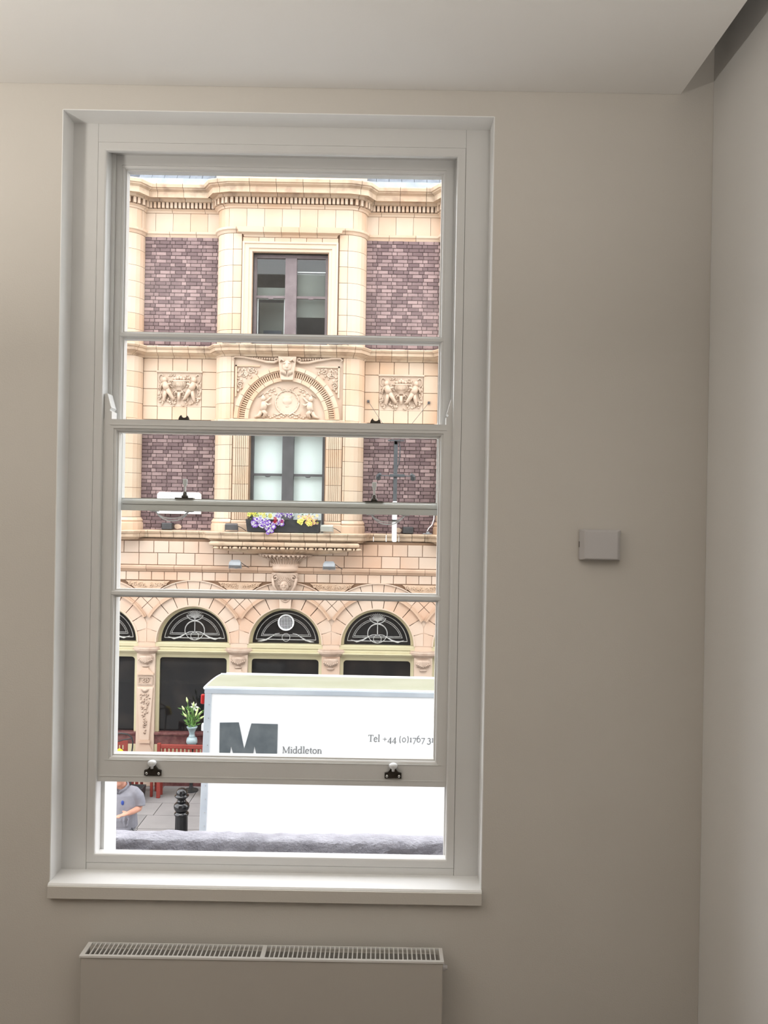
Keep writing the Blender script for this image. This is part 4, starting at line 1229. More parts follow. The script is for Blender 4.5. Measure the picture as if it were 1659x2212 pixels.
        bpy.data.objects.remove(vt)
        kb = MB().prism([(cx - .10, LZ + .655), (cx + .10, LZ + .655), (cx + .115, LZ + .95), (cx - .115, LZ + .95)], YA - .09, YA + .05).build('keystone', m_stone2, aw, bevel=.01)
        kk = MB(); kk.tube([(cx + .075 * cos(a), YA - .092, LZ + .86 + .075 * sin(a)) for a in [pi + pi * k / 12 for k in range(13)]], .016, 6)
        kk.ball((cx, YA - .10, LZ + .86), (.04, .04, .05), 8, 6)
        kk.build('tongue', m_relief2, kb, smooth=True)
    # transom
    hw = 0.672
    zt = LZ
    st = MB()
    st.box(cx - .70, cx + .70, YA + .0, YA + .17, zt - .085, zt - .002)
    st.build('lunette_sill', m_yellow, aw, bevel=.012)
    q = MB(); q.box(cx - .66, cx + .66, YA - .01, YA + .17, zt - .135, zt - .09); q.box(cx - .66, cx + .66, YA - .045, YA + .17, zt - .165, zt - .135); q.box(cx - .66, cx + .66, YA + .0, YA + .17, zt - .20, zt - .165)
    q.build('transom_mould', m_yellow, aw, bevel=.006)
    # shop pane with rounded head
    gz1, gz0 = EYE - 2.722, EYE - 4.08
    rc = .06; gw = .613
    ol = [(cx - gw, gz0), (cx + gw, gz0)] + [(cx + gw - rc + rc * cos(a), gz1 - rc + rc * sin(a)) for a in [pi / 2 * k / 5 for k in range(6)]] + [(cx - gw + rc + rc * cos(a), gz1 - rc + rc * sin(a)) for a in [pi / 2 + pi / 2 * k / 5 for k in range(6)]]
    MB().prism(ol, YA + .10, YA + .11).build('shop_pane', m_darkglass, aw)
    fr = MB(); n = len(ol)
    outer = [(cx - hw, gz0), (cx + hw, gz0)] + [(cx + hw, EYE - 2.64)] * 6 + [(cx - hw, EYE - 2.64)] * 6
    v = []
    for i in range(n):
        v += [(outer[i][0], YA + .04, outer[i][1]), (ol[i][0], YA + .055, ol[i][1]), (ol[i][0], YA + .12, ol[i][1])]
    f = []
    for i in range(1, n):
        j = (i + 1) % n
        f += [(i * 3, j * 3, j * 3 + 1, i * 3 + 1), (i * 3 + 1, j * 3 + 1, j * 3 + 2, i * 3 + 2)]
    fr.add(v, f); fr.build('shop_frame', m_yellow, aw)
    MB().box(cx - hw, cx + hw, YA + .0, YA + .2, gz0 - .22, gz0 - .05).build('stall_riser', m_riser, aw)
    MB().box(cx - hw, cx + hw, YA - .01, YA + .2, GZ + .16, gz0 - .22).build('stall_panel', m_yellow, aw)
    MB().box(cx - hw, cx + hw, YA - .03, YA + .2, GZ, GZ + .16).build('stall_shade_band', m_riser, aw)  # dark strip painting the shade along the foot of the facade
    MB().box(cx - hw, cx + hw, YA - .03, YA + .2, gz0 - .05, gz0).build('stall_cap', m_riser, aw, bevel=.01)
    MB().box(cx - .75, cx + .75, YA + .2, YA + .3, GZ, LZ + .7).build('window_back', m_darkglass, aw)
# piers between the arches
for i in range(10):
    cx = XC + 0.008 + 1.68 * (i - 4.5)
    pr = empty('pier', (cx, YA, GZ)); adopt(pr, bld); pr.matrix_basis = Matrix.Translation((cx, YA, GZ)); WM[pr] = pr.matrix_basis.copy()
    # springer and diamond in the spandrel
    MB().prism([(cx - .155, LZ - .08), (cx + .155, LZ - .08), (cx + .155, LZ + .10), (cx + .02, LZ + .34), (cx - .02, LZ + .34), (cx - .155, LZ + .10)], YA - .004, YA + .06).build('springer', m_stone2, pr)
    MB().prism([(cx - .15, LZ + .10), (cx + .15, LZ + .10), (cx + .20, LZ + .60), (cx - .20, LZ + .60)], YA + .006, YA + .05).build('spandrel_infill', m_stone2, pr)
    zv = LZ + .46
    for (du, dv) in ((0, .0), (-.125, .125), (.125, .125), (0, .25), (-.25, .25), (.25, .25)):
        pc = (cx + du, zv + .13 + dv); r_ = .118
        MB().prism([(pc[0], pc[1] - r_), (pc[0] + r_, pc[1]), (pc[0], pc[1] + r_), (pc[0] - r_, pc[1])], YA + .004, YA + .05).build('diamond_block', m_stone2, pr)
    fo = MB(); rr = random.Random(i)
    fo.prism([(cx - .40, EYE - 1.325), (cx + .40, EYE - 1.325), (cx + .22, EYE - 1.47), (cx - .22, EYE - 1.47)], YA - .006, YA + .04)
    for sg in (-1, 1):
        for q in range(4):
            uu = .06 + .085 * q; vv = -1.375 - .012 * (3 - q)
            fo.tube([(cx + sg * (uu + (.006 + .03 * t) * cos(8 * t)), YA - .015, EYE + vv + (.006 + .03 * t) * sin(8 * t)) for t in [k / 10 for k in range(11)]], .008, 5)
        for q in range(16):
            uu = rr.uniform(.02, .33); fo.ball((cx + sg * uu, YA - .008, EYE - 1.345 - rr.uniform(0, .10) * (1 - uu * 1.8)), (.014, .016, .014), 6, 5)
    fo.build('spandrel_foliage', m_orange, pr, smooth=False)
    # capital and pilaster
    cp = MB()
    zt = EYE - 2.52
    cp.lathe([(.170, -.125), (.185, -.115), (.225, -.085), (.235, -.075), (.25, -.07), (.255, -.03), (.235, -.018), (.235, 0), (.2, .002)], (cx, YA + .02, zt), 28, pi, 2 * pi, 1.0, .52)
    cp.build('capital', m_relief2, pr, smooth=False)
    MB().box(cx - .165, cx + .165, YA - .03, YA + .16, GZ + .35, EYE - 2.645).build('pilaster_shaft', m_stone2, pr, bevel=.006)
    MB().box(cx - .20, cx + .20, YA - .08, YA + .16, GZ, GZ + .35).build('pilaster_plinth', m_stone2, pr, bevel=.015)
    un = MB()
    zu = EYE - 2.80
    un.lathe([(.02, -.09), (.065, -.085), (.07, -.065), (.035, -.05), (.05, -.03), (.11, -.01), (.125, .03), (.12, .05), (.135, .09), (.11, .12)], (cx, YA - .03, zu), 28, pi, 2 * pi, 1.0, .5,
             mod=lambda a, z: 1 + (0.05 * cos(18 * a) if z > .0 else 0))
    for k in range(9):
        un.ball((cx - .12 + .03 * k, YA - .075, zu + .0 + .012 * abs(k - 4)), (.018, .02, .02), 6, 5)
    un.build('carved_urn', m_relief2, pr, smooth=True)
    if i <= 4:
        un = MB()
        un.prism([(cx - .13, EYE - 3.0), (cx + .13, EYE - 3.0), (cx + .06, EYE - 2.93), (cx + .055, EYE - 2.90), (cx - .055, EYE - 2.90), (cx - .06, EYE - 2.93)], YA - .06, YA - .02)
        un.box(cx - .15, cx + .15, YA - .065, YA - .02, EYE - 3.03, EYE - 3.0)
        un.build('urn_foot', m_stone2, pr)
        ro = MB(); ro.rect_sweep(cx - .135, cx + .135, EYE - 3.21, EYE - 3.06, [(0, YA - .03), (0, YA - .055), (.025, YA - .055), (.03, YA - .03)])
        for k in range(8):
            a = 2 * pi * k / 8
            ro.ball((cx + .05 * cos(a), YA - .035, EYE - 3.135 + .032 * sin(a)), (.026, .016, .018), 6, 5)
        ro.ball((cx, YA - .045, EYE - 3.135), .018, 8, 6)
        ro.build('rosette_panel', m_relief2, pr)
        te = MB()
        te.prism([(cx - .145, EYE - 3.26), (cx + .145, EYE - 3.26), (cx + .085, EYE - 4.22), (cx - .085, EYE - 4.22)], YA - .06, YA - .02)
        te.build('term_panel', m_stone2, pr, bevel=.01)
        tf = MB(); rr = random.Random(20 + i)
        tf.ringseg(cx, EYE - 3.285, .0, .065, pi, 2 * pi, YA - .075, YA - .05, 10)
        for k in range(70):
            t = rr.random() ** 1.3
            tf.ball((cx + rr.uniform(-1, 1) * (.085 * (1 - t) + .012), YA - .062, EYE - 3.38 - t * .72), (rr.uniform(.010, .02), .02, rr.uniform(.012, .024)), 6, 5)
        tf.build('term_foliage', m_relief2, pr, smooth=True)
        tb = MB(); tb.box(cx - .10, cx + .10, YA - .075, YA - .02, EYE - 4.27, EYE - 4.22)
        tb.prism([(cx - .16, EYE - 4.45), (cx + .16, EYE - 4.45), (cx + .08, EYE - 4.28), (cx - .08, EYE - 4.28)], YA - .055, YA - .02)
        tb.build('term_foot', m_stone2, pr)

# ================================================================== THINGS ON THE BUILDING
# window box
wbx0, wbx1 = X(530, 1140, 14.74), X(692, 1140, 14.74)
wz0 = Z_F1 + 0.013; wz1 = wz0 + 0.225
box_ = empty('window_box', ((wbx0 + wbx1) / 2, 14.82, wz0))
tag(box_, 'long black trough of purple, yellow and salmon flowers on the balcony ledge', 'planter')
b = MB(); b.add([(wbx0 + .03, 14.76, wz0), (wbx1 - .03, 14.76, wz0), (wbx1 - .03, 14.92, wz0), (wbx0 + .03, 14.92, wz0), (wbx0, 14.74, wz1), (wbx1, 14.74, wz1), (wbx1, 14.93, wz1), (wbx0, 14.93, wz1),
                 (wbx0 + .015, 14.755, wz1), (wbx1 - .015, 14.755, wz1), (wbx1 - .015, 14.915, wz1), (wbx0 + .015, 14.915, wz1),
                 (wbx0 + .03, 14.77, wz1 - .05), (wbx1 - .03, 14.77, wz1 - .05), (wbx1 - .03, 14.90, wz1 - .05), (wbx0 + .03, 14.90, wz1 - .05)],
                [(3, 2, 1, 0), (12, 13, 14, 15)] + [(k + i, k + (i + 1) % 4, k + 4 + (i + 1) % 4, k + 4 + i) for k in (0, 4, 8) for i in range(4)])
b.build('trough', m_blackmat, box_)
fo = MB(); rr = random.Random(2)
for k in range(260):
    u = rr.random(); x = wbx0 + .04 + u * (wbx1 - wbx0 - .08)
    z = wz1 + rr.uniform(-.06, .13); y = rr.uniform(14.72, 14.92)
    a = rr.uniform(0, 2 * pi); l = rr.uniform(.025, .06)
    d = Vector((cos(a), sin(a) * .7 - .3, rr.uniform(-.3, .7))).normalized() * l; s2 = Vector((-d.y, d.x, 0)).normalized() * l * .3
    p = Vector((x, y, z))
    fo.add([p, p + d * .5 + s2, p + d, p + d * .5 - s2], [(0, 1, 2, 3)])
fo.build('foliage', m_leaf, box_, fix=False)
def bloom_mesh(name, m0, m1, r):
    s = MB()
    for k in range(5):
        a = 2 * pi * k / 5
        pts = [(0.15 * r * cos(a), 0.15 * r * sin(a)), (r * cos(a - .5), r * sin(a - .5)), (1.12 * r * cos(a), 1.12 * r * sin(a)), (r * cos(a + .5), r * sin(a + .5))]
        s.cur = 0
        s.add([(pts[0][0], .3 * r, pts[0][1]), (pts[1][0], 0, pts[1][1]), (pts[2][0], -.1 * r, pts[2][1]), (pts[3][0], 0, pts[3][1])], [(0, 1, 2, 3)])
        s.cur = 1
        q = .55
        s.add([(pts[0][0] * .5, .25 * r, pts[0][1] * .5), (pts[1][0] * q, -.02, pts[1][1] * q), (pts[2][0] * q, -.05 * r - .004, pts[2][1] * q), (pts[3][0] * q, -.02, pts[3][1] * q)], [(0, 1, 2, 3)])
    return s.build(name, [m0, m1], box_, fix=False)
bl = {'p': bloom_mesh('bloom', m_petalp, m_petalw, .036), 'w': bloom_mesh('bloom', m_petalw, m_petalp, .036), 'y': bloom_mesh('bloom', m_petaly, m_petaly, .036),
      's': bloom_mesh('bloom', m_petalr, m_petaly, .030), 'r': bloom_mesh('bloom', m_petald, m_petald, .032)}
used = {k: False for k in bl}
def bloom(kind, px, py, D=14.71):
    p = P(px, py, D); rot = (rr.uniform(-.5, .5), rr.uniform(0, 2), rr.uniform(-.5, .5))
    if not used[kind]:
        o = bl[kind]; o.location = p; o.rotation_euler = rot; used[kind] = True
    else:
        linked(bl[kind], 'bloom', p, box_, rot=rot)
for k in range(46):
    t = rr.random(); px = 548 + 50 * t + rr.gauss(0, 4); py = 1119 + 10 * t + rr.uniform(0, 16)
    bloom('p' if rr.random() < .6 else 'w', px, py, 14.70 + rr.uniform(-.02, .02))
for k in range(7): bloom('p', 575 + rr.uniform(0, 16), 1138 + rr.uniform(0, 14), 14.70)
for k in range(16): bloom('p' if rr.random() < .6 else 'w', 590 + rr.uniform(0, 40), 1106 + rr.uniform(0, 14), 14.80)
for k in range(8): bloom('p' if rr.random() < .5 else 'w', 598 + rr.uniform(0, 14), 1120 + rr.uniform(0, 14), 14.71)
for k in range(18): bloom('y', 537 + rr.uniform(0, 48), 1100 + rr.uniform(0, 16), 14.84)
for k in range(4): bloom('r', rr.choice((596, 610, 613, 592)) + rr.uniform(-2, 2), 1118 + rr.uniform(0, 10), 14.70)
for k in range(22): bloom('s', 642 + rr.uniform(0, 46), 1113 + rr.uniform(0, 20), 14.73 + rr.uniform(-.02, .05))
for k in range(7): bloom('y', 634 + rr.uniform(0, 40), 1120 + rr.uniform(0, 16), 14.72)

def floodlight(px, py, D, w_, h_, m, label, on_z=None, tilt=0.35, yback=None):
    c = P(px, py, D)
    if on_z is not None: c.z = on_z + h_ / 2 + .035
    fl = empty('floodlight', (c.x, D + .03, c.z - h_ / 2 - .03)); tag(fl, label, 'floodlight', 'floodlights on the terracotta front')
    s = MB()
    ct, st_ = cos(tilt), sin(tilt)
    def R_(x, y, z): return (c.x + x, c.y + y * ct - z * st_, c.z + y * st_ + z * ct)
    v = [R_(x, y, z) for (y, sx, sz) in ((-.05, .5, .5), (.02, .5, .5), (.08, .36, .32)) for (x, z) in ((-w_ * sx, -h_ * sz), (w_ * sx, -h_ * sz), (w_ * sx, h_ * sz), (-w_ * sx, h_ * sz))]
    s.add(v, [(3, 2, 1, 0), (8, 9, 10, 11)] + [(k + i, k + (i + 1) % 4, k + 4 + (i + 1) % 4, k + 4 + i) for k in (0, 4) for i in range(4)])
    s.build('lamp_body', m, fl, bevel=.006)
    MB().add([R_(-w_ * .44, -.052, -h_ * .42), R_(w_ * .44, -.052, -h_ * .42), R_(w_ * .44, -.052, h_ * .42), R_(-w_ * .44, -.052, h_ * .42)], [(0, 1, 2, 3)]).build('lens', m, fl, fix=False)
    br = MB()
    for sg in (-1, 1):
        br.box(c.x + sg * w_ * .52 - .004, c.x + sg * w_ * .52 + .004, D - .012, D + .012, c.z - h_ / 2 - .035, c.z + .01)
    br.box(c.x - w_ * .52, c.x + w_ * .52, D - .012, D + .012, c.z - h_ / 2 - .035, c.z - h_ / 2 - .029)
    if yback: br.box(c.x - .012, c.x + .012, D, yback, c.z - h_ / 2 - .035, c.z - h_ / 2 - .023)
    br.build('bracket', m, fl)
    MB().tube([R_(w_ * .3, .07, 0), (c.x + w_ * .75, D + .08, c.z - .02), (c.x + w_ * 1.1, D + .12, c.z - h_ / 2 - .025)], .006, 5).build('cable', m_blackmat, fl)
    return fl
floodlight(500, 1145, 14.80, .22, .105, m_lampdark, 'dark grey floodlight on the ledge left of the window box', Z_F1 + .012)
floodlight(706, 1150, 14.80, .22, .105, m_lamppale, 'pale grey floodlight on the ledge right of the window box', Z_F1 + .012)
floodlight(508, 1219, 14.86, .21, .085, m_lampgrey, 'blue grey floodlight below the balcony, left of the lion bracket', None, 0.9, YA)
floodlight(711, 1222, 14.86, .21, .085, m_lampgrey, 'blue grey floodlight below the balcony, right of the lion bracket', None, 0.9, YA)
floodlight(495, 742, 14.86, .22, .10, m_lampdark, 'dark floodlight on the upper ledge, left of the upper window', Z_C1 + .012)
floodlight(725, 746, 14.86, .22, .10, m_lampdark, 'dark floodlight on the upper ledge, right of the upper window', Z_C1 + .012)
for (px, py, lb) in ((362, 1137, 'left'), (881, 1146, 'right')):
    c0 = P(px, py, 15.25)
    bx_ = empty('uplighter_box', (c0.x, 15.27, Z_F1 + .013)); tag(bx_, 'square black uplighter box at the foot of the %s brick panel' % lb, 'lamp', 'black boxes on the balcony ledge')
    z0 = Z_F1 + .0135
    MB().box(c0.x - .10, c0.x + .10, 15.20, 15.31, z0, z0 + .125).build('lamp_body', m_blackmat, bx_, bevel=.01)
    s = MB()
    for k in range(5): s.box(c0.x - .085, c0.x + .085, 15.194, 15.20, z0 + .015 + .022 * k, z0 + .027 + .022 * k)
    s.build('louvre', m_lampdark, bx_)
    pt = MB(); rr = random.Random(px)
    sg = 1 if px < 600 else -1
    ol = [(c0.x + sg * (.17 + .07 * cos(a) * rr.uniform(.8, 1.15)), z0 + .055 + .05 * sin(a) * rr.uniform(.8, 1.15)) for a in [2 * pi * k / 11 for k in range(11)]]
    o = pt.prism(ol, YR - .022, YR - .013).build('mortar_patch', m_relief, bld)

# cream name board on the left brick panel
c0 = P(385, 1090, 15.2)
bw, z1 = .405, Z(1063, 385, 15.2)
nb_ = empty('name_board', (c0.x, 15.27, z1 - .40)); tag(nb_, 'white name board with clipped corners on the left brick panel', 'sign')
MB().prism([(c0.x - bw, z1 - .40), (c0.x + bw, z1 - .40), (c0.x + bw, z1 - .04), (c0.x + bw - .04, z1), (c0.x - bw + .04, z1), (c0.x - bw, z1 - .04)], 15.25, 15.318).build('board', m_white, nb_, bevel=.005)

# ---- serif lettering drawn as strokes
def ell(cx, cy, rx, ry, a0, a1, n=14):
    return [(cx + rx * cos(math.radians(a0 + (a1 - a0) * k / n)), cy + ry * sin(math.radians(a0 + (a1 - a0) * k / n))) for k in range(n + 1)]
TK, TN = .145, .080
GLYPH = {
 'M': (1.02, [([(.16, 0), (.16, 1)], TN), ([(.14, 1), (.50, .08)], TK), ([(.50, .05), (.86, 1)], TN), ([(.87, 0), (.87, 1)], TK), ([(.04, .02), (.28, .02)], TN * .8), ([(.74, .02), (.99, .02)], TN * .8), ([(.03, .98), (.18, .98)], TN * .8), ([(.85, .98), (.99, .98)], TN * .8)]),
 'i': (.32, [([(.16, 0), (.16, .64)], TK), ([(.04, .02), (.29, .02)], TN * .8), ([(.04, .62), (.16, .64)], TN), ([(.15, .86), (.15, .94)], TK)]),
 'd': (.62, [(ell(.27, .32, .20, .33, 60, 320), TK * .8), ([(.46, 0), (.46, 1.06)], TK), ([(.34, 1.04), (.46, 1.06)], TN), ([(.46, .02), (.58, .02)], TN)]),
 'l': (.32, [([(.16, 0), (.16, 1.06)], TK), ([(.04, .02), (.29, .02)], TN * .8), ([(.04, 1.04), (.16, 1.06)], TN)]),
 'e': (.55, [(ell(.27, .32, .20, .33, 8, 318), TK * .85), ([(.08, .36), (.46, .36)], TN)]),
 't': (.38, [([(.17, .12), (.17, .82)], TK), (ell(.29, .13, .12, .12, 180, 300, 6), TN), ([(.03, .62), (.35, .62)], TN)]),
 'o': (.60, [(ell(.29, .32, .22, .33, 0, 360, 22), TK * .8)]),
 'n': (.66, [([(.14, 0), (.14, .64)], TK), (ell(.32, .38, .17, .26, 160, 0, 8), TN * 1.1), ([(.49, 0), (.49, .40)], TK), ([(.03, .02), (.26, .02)], TN * .8), ([(.38, .02), (.61, .02)], TN * .8), ([(.03, .62), (.14, .64)], TN)]),
 'T': (.74, [([(.36, 0), (.36, 1)], TK), ([(.04, .97), (.68, .97)], TN), ([(.05, .80), (.05, .98)], TN), ([(.67, .80), (.67, .98)], TN), ([(.22, .02), (.50, .02)], TN * .8)]),
 '+': (.70, [([(.08, .38), (.60, .38)], TN), ([(.34, .12), (.34, .64)], TN)]),
 '4': (.62, [([(.42, -.28), (.42, .64)], TK), ([(.42, .62), (.04, -.02), (.60, -.02)], TN)]),
 '(': (.40, [(ell(.42, .38, .30, .66, 130, 230, 10), TN * 1.3)]),
 ')': (.40, [(ell(-.04, .38, .30, .66, 50, -50, 10), TN * 1.3)]),
 '0': (.62, [(ell(.30, .32, .22, .32, 0, 360, 22), TN * 1.2)]),
 '1': (.42, [([(.21, 0), (.21, .64)], TK), ([(.07, .02), (.35, .02)], TN * .8), ([(.08, .56), (.21, .64)], TN)]),
 '7': (.56, [([(.05, .60), (.50, .60)], TK * .8), ([(.50, .60), (.18, -.28)], TN * 1.2)]),
 '6': (.60, [(ell(.29, .30, .21, .30, 0, 360, 20), TK * .7), (ell(.46, .36, .38, .66, 180, 110, 8), TN * 1.3)]),
 '3': (.54, [(ell(.23, .42, .18, .21, 150, -80, 10), TN * 1.3), (ell(.22, -.02, .23, .27, 85, -150, 12), TK * .8)]),
 'h': (.66, [([(.14, 0), (.14, 1.06)], TK), (ell(.32, .38, .17, .26, 160, 0, 8), TN * 1.1), ([(.49, 0), (.49, .40)], TK), ([(.03, .02), (.26, .02)], TN * .8)]),
 'R': (.72, [([(.16, 0), (.16, 1)], TK), (ell(.30, .75, .26, .24, 90, -90, 10), TK * .8), ([(.16, .98), (.30, .98)], TN), ([(.16, .51), (.30, .51)], TN), ([(.34, .5), (.66, 0)], TK * .9)]),
 'y': (.58, [([(.06, .64), (.30, .05)], TK * .9), ([(.52, .64), (.22, -.28)], TN * 1.2)]),
 'a': (.54, [(ell(.22, .18, .15, .19, 0, 360, 14), TK * .7), ([(.41, 0), (.41, .46)], TK), (ell(.25, .45, .16, .18, 0, 150, 8), TN * 1.2)]),
 ' ': (.30, []),
}
def lettering(txt, cap, place, s, track=0.0):
    """place(x, z) -> 3d; strokes become thin quads"""
    x0 = 0.0
    for ch in txt:
        adv, strokes = GLYPH[ch]
        for pts, w_ in strokes:
            for i in range(len(pts) - 1):
                (ax, ay), (bx2, by) = pts[i], pts[i + 1]
                dx, dy = bx2 - ax, by - ay; l = math.hypot(dx, dy)
                if l < 1e-6: continue
                nx_, ny_ = -dy / l * w_ / 2, dx / l * w_ / 2
                ex, ey = dx / l * w_ * .15, dy / l * w_ * .15
                q = [(ax - ex + nx_, ay - ey + ny_), (ax - ex - nx_, ay - ey - ny_), (bx2 + ex - nx_, by + ey - ny_), (bx2 + ex + nx_, by + ey + ny_)]
                s.add([place((x0 + a) * cap, b * cap) for a, b in q], [(0, 1, 2, 3)])
        x0 += adv + track
    return x0 * cap
lt = MB(); cap = .062
wtx = lettering('The Royal', cap, lambda a, b: (c0.x - .32 + a, 15.2485, z1 - .125 + b), lt)
lt.build('lettering', m_signtext, nb_, fix=False)

# projecting sign seen edge-on, right brick panel
ps = empty('projecting_sign', (XC + 2.05, YR, Z_F1)); tag(ps, 'projecting hanging sign seen edge on with two spotlights, right brick panel', 'sign')
yS0, yS1 = 14.25, 15.20
sx = X(853, 1100, 14.25)
ztop = Z(953, 855, 14.25); zmid = Z(1082, 850, 14.25); zbot = Z(1175, 849, 14.25)
MB().box(sx - .038, sx + .038, yS0, yS1, zbot + .03, zmid + .0).build('sign_board', m_white, ps, bevel=.02)
MB().box(sx - .040, sx + .040, yS0 - .006, yS1, Z(1125, 850, 14.25) - .02, Z(1125, 850, 14.25) + .02).build('board_band', m_blackmat, ps)
b = MB(); b.box(sx - .03, sx + .03, yS0, yS0 + .06, zmid, ztop); b.box(sx - .03, sx + .03, yS0, YR, ztop - .06, ztop); b.box(sx - .03, sx + .03, yS0 + .5, yS0 + .56, zmid, ztop - .06)
b.build('bracket', m_iron, ps, bevel=.006)
MB().box(sx - .14, sx + .14, yS0 - .01, yS0 + .03, ztop, ztop + .02).build('cross_bar', m_iron, ps)
MB().tube([(sx + .05, yS0 + .02, ztop), (sx + .075, yS0 + .02, ztop - .12), (sx + .06, yS0 + .02, ztop - .35), (sx + .02, yS0 + .02, ztop - .50)], .009, 6).build('sign_cable', m_iron, ps)
zsp = Z(1028, 855, 14.25)
MB().box(sx - .10, sx + .16, yS0 - .02, yS0 + .05, zsp - .02, zsp + .03).build('spot_arm', m_iron, ps, bevel=.008)
MB().tube([(sx - .25, yS0, zsp), (sx + .30, yS0, zsp)], .011, 6).build('spot_rod', m_iron, ps)
for sg, q in ((-1, -.26), (1, .27)):
    MB().tube([(sx + q, yS0 - .04, zsp + .03), (sx + q + sg * .03, yS0, zsp), (sx + q + sg * .035, yS0 + .06, zsp - .045)], [.022, .040, .046], 10).build('spot_head', m_iron, ps)
for (px, py) in ((795.5, 867), (926.5, 870)):
    pw_ = P(px, py, YR - .02)
    pl = MB().box(pw_.x - .022, pw_.x + .022, YR - .035, YR - .002, pw_.z - .022, pw_.z + .022).build('wall_plate', m_frame2, ps)
    MB().tube([(pw_.x, YR - .03, pw_.z), (sx, yS0 + .3, ztop - .02)], .004, 5).build('stay_wire', m_iron, pl)
# small curved conduit at the right end of the ledge
cd = empty('curved_conduit', (X(926, 1152, 15.1), 15.1, Z_F1)); tag(cd, 'white curved conduit with junction box at the right end of the ledge', 'conduit')
pc = [P(px, py, 15.14) for px, py in ((938, 1108), (937, 1122), (933, 1134), (926, 1141), (923, 1147))]
MB().tube(pc, .009, 6).build('conduit_pipe', m_white, cd)
q = P(924, 1152, 15.14)
b = MB(); b.box(q.x - .03, q.x + .03, 15.11, 15.16, Z_F1 + .0125, q.z + .03); b.box(q.x - .09, q.x + .07, 15.12, 15.15, Z_F1 + .0125, Z_F1 + .03)
b.build('junction_box', m_lampgrey, cd)

# ================================================================== TRUCK
ALPHA, BETA = math.radians(5.5), math.radians(1.35)
TR = Matrix.Rotation(ALPHA, 3, 'Z') @ Matrix.Rotation(BETA, 3, 'Y')
TH = 3.02
corner = P(443, 1484, 9.5)
org = corner - TR @ Vector((0, 0, TH))
truck = empty('box_truck', org, TR)
tag(truck, 'white box truck with grey lettering parked in front of the pub', 'truck')
TINV = (Matrix.Translation(org) @ TR.to_4x4()).inverted()
def tloc(px, py, ly=0.0):
    o_ = TINV @ Vector((0, 0, EYE)); d_ = TINV.to_3x3() @ (P(px, py, 1.0) - Vector((0, 0, EYE)))
    return o_ + d_ * ((ly - o_.y) / d_.y)
TL, TW, TB = 6.2, 1.9, 0.85
MB().box(0.075, TL, 0.004, 0.03, TB, TH - 0.06).build('side_panel', m_truck, truck, local=True)
MB().box(0.075, TL, TW - .03, TW - .004, TB, TH - 0.2).build('side_panel', m_truck, truck, local=True)
MB().box(0.0, 0.03, 0.03, TW - .03, TB, TH - 0.25).build('rear_door', m_truck, truck, local=True)
MB().box(TL - .03, TL, 0.03, TW - .03, TB, TH - 0.2).build('front_panel', m_truck, truck, local=True)
b = MB().box(0.0, 0.078, -0.004, 0.05, TB, TH - 0.015)
b.build('corner_post', m_alu, truck, local=True, bevel=.006)
MB().box(0.0, 0.078, TW - .05, TW + .004, TB, TH - 0.21).build('corner_post', m_alu, truck, local=True, bevel=.006)
b = MB().box(-0.004, TL + .004, -0.006, 0.045, TH - 0.075, TH - 0.012); b.build('top_rail', m_alu, truck, local=True, bevel=.008)
b = MB().box(-0.004, TL + .004, -0.001, 0.055, TH - 0.014, TH); b.build('rail_cap', m_truck, truck, local=True, bevel=.006)
rf = MB(); nr_ = 8
for i in range(nr_ + 1):
    t = i / nr_
    rf.v += [(0.0, t * TW, TH - .06 * t * t - .17 * t), (TL, t * TW, TH - .06 * t * t - .17 * t)]
for i in range(nr_):
    rf.f.append([2 * i, 2 * i + 1, 2 * i + 3, 2 * i + 2]); rf.m.append(0)
b0 = len(rf.v)
for i in range(nr_ + 1):
    rf.v += [(0.0, i / nr_ * TW, TH - .3), (TL, i / nr_ * TW, TH - .3)]
for i in range(nr_):
    for s_ in (0, 1):
        rf.f.append([2 * i + s_, 2 * i + 2 + s_, b0 + 2 * i + 2 + s_, b0 + 2 * i + s_]); rf.m.append(0)
rf.build('roof', m_truckroof, truck, local=True)
MB().tube([(-.004, 0.0, TH - .01)] + [(-.004, i / nr_ * TW, TH - .012 - .06 * (i / nr_) ** 2 - .17 * (i / nr_)) for i in range(1, nr_ + 1)], .018, 6).build('rear_roof_edge', m_truck, truck, local=True)
rv0 = MB().ball((0, 0, 0), (.006, .004, .006), 8, 5).build('rivet', m_chrome, truck, local=True)
for k in range(14):
    loc = (0.055, -.006, TH - .2 - k * .155)
    if k == 0: rv0.location = loc
    else:
        c_ = rv0.copy(); COL.objects.link(c_); c_.location = loc; c_.parent = truck
MB().box(-.05, -.004, .05, .10, TH - .21, TH - .10).build('marker_lamp', m_redlamp, truck, local=True, bevel=.012)
MB().box(-.03, -.004, .05, .12, TH - .52, TH - .44).build('door_hinge', m_white, truck, local=True, bevel=.01)
MB().box(.05, TL, .05, TW - .05, TB - .12, TB).build('floor_frame', m_alu, truck, local=True)
MB().box(.1, TL + .6, .45, TW - .45, TB - .34, TB - .12).build('chassis', m_blackmat, truck, local=True)
for wx in (1.3, 5.9):
    for wy in (.18, TW - .42):
        w_ = MB(); 
        prof = [(.10, -.12), (.30, -.12), (.36, -.09), (.38, 0), (.36, .09), (.30, .12), (.10, .12)]
        n = 24
        for (r, yy) in prof:
            for i in range(n):
                a = 2 * pi * i / n; w_.v.append((wx + r * cos(a), wy + .12 + yy, .42 + r * sin(a)))
        for j in range(len(prof) - 1):
            for i in range(n):
                w_.f.append([j * n + i, j * n + (i + 1) % n, (j + 1) * n + (i + 1) % n, (j + 1) * n + i]); w_.m.append(0)
        w_.f.append(list(range(n))); w_.m.append(0); w_.f.append([(len(prof) - 1) * n + i for i in range(n)]); w_.m.append(0)
        w_.build('wheel', m_tyre, truck, local=True)
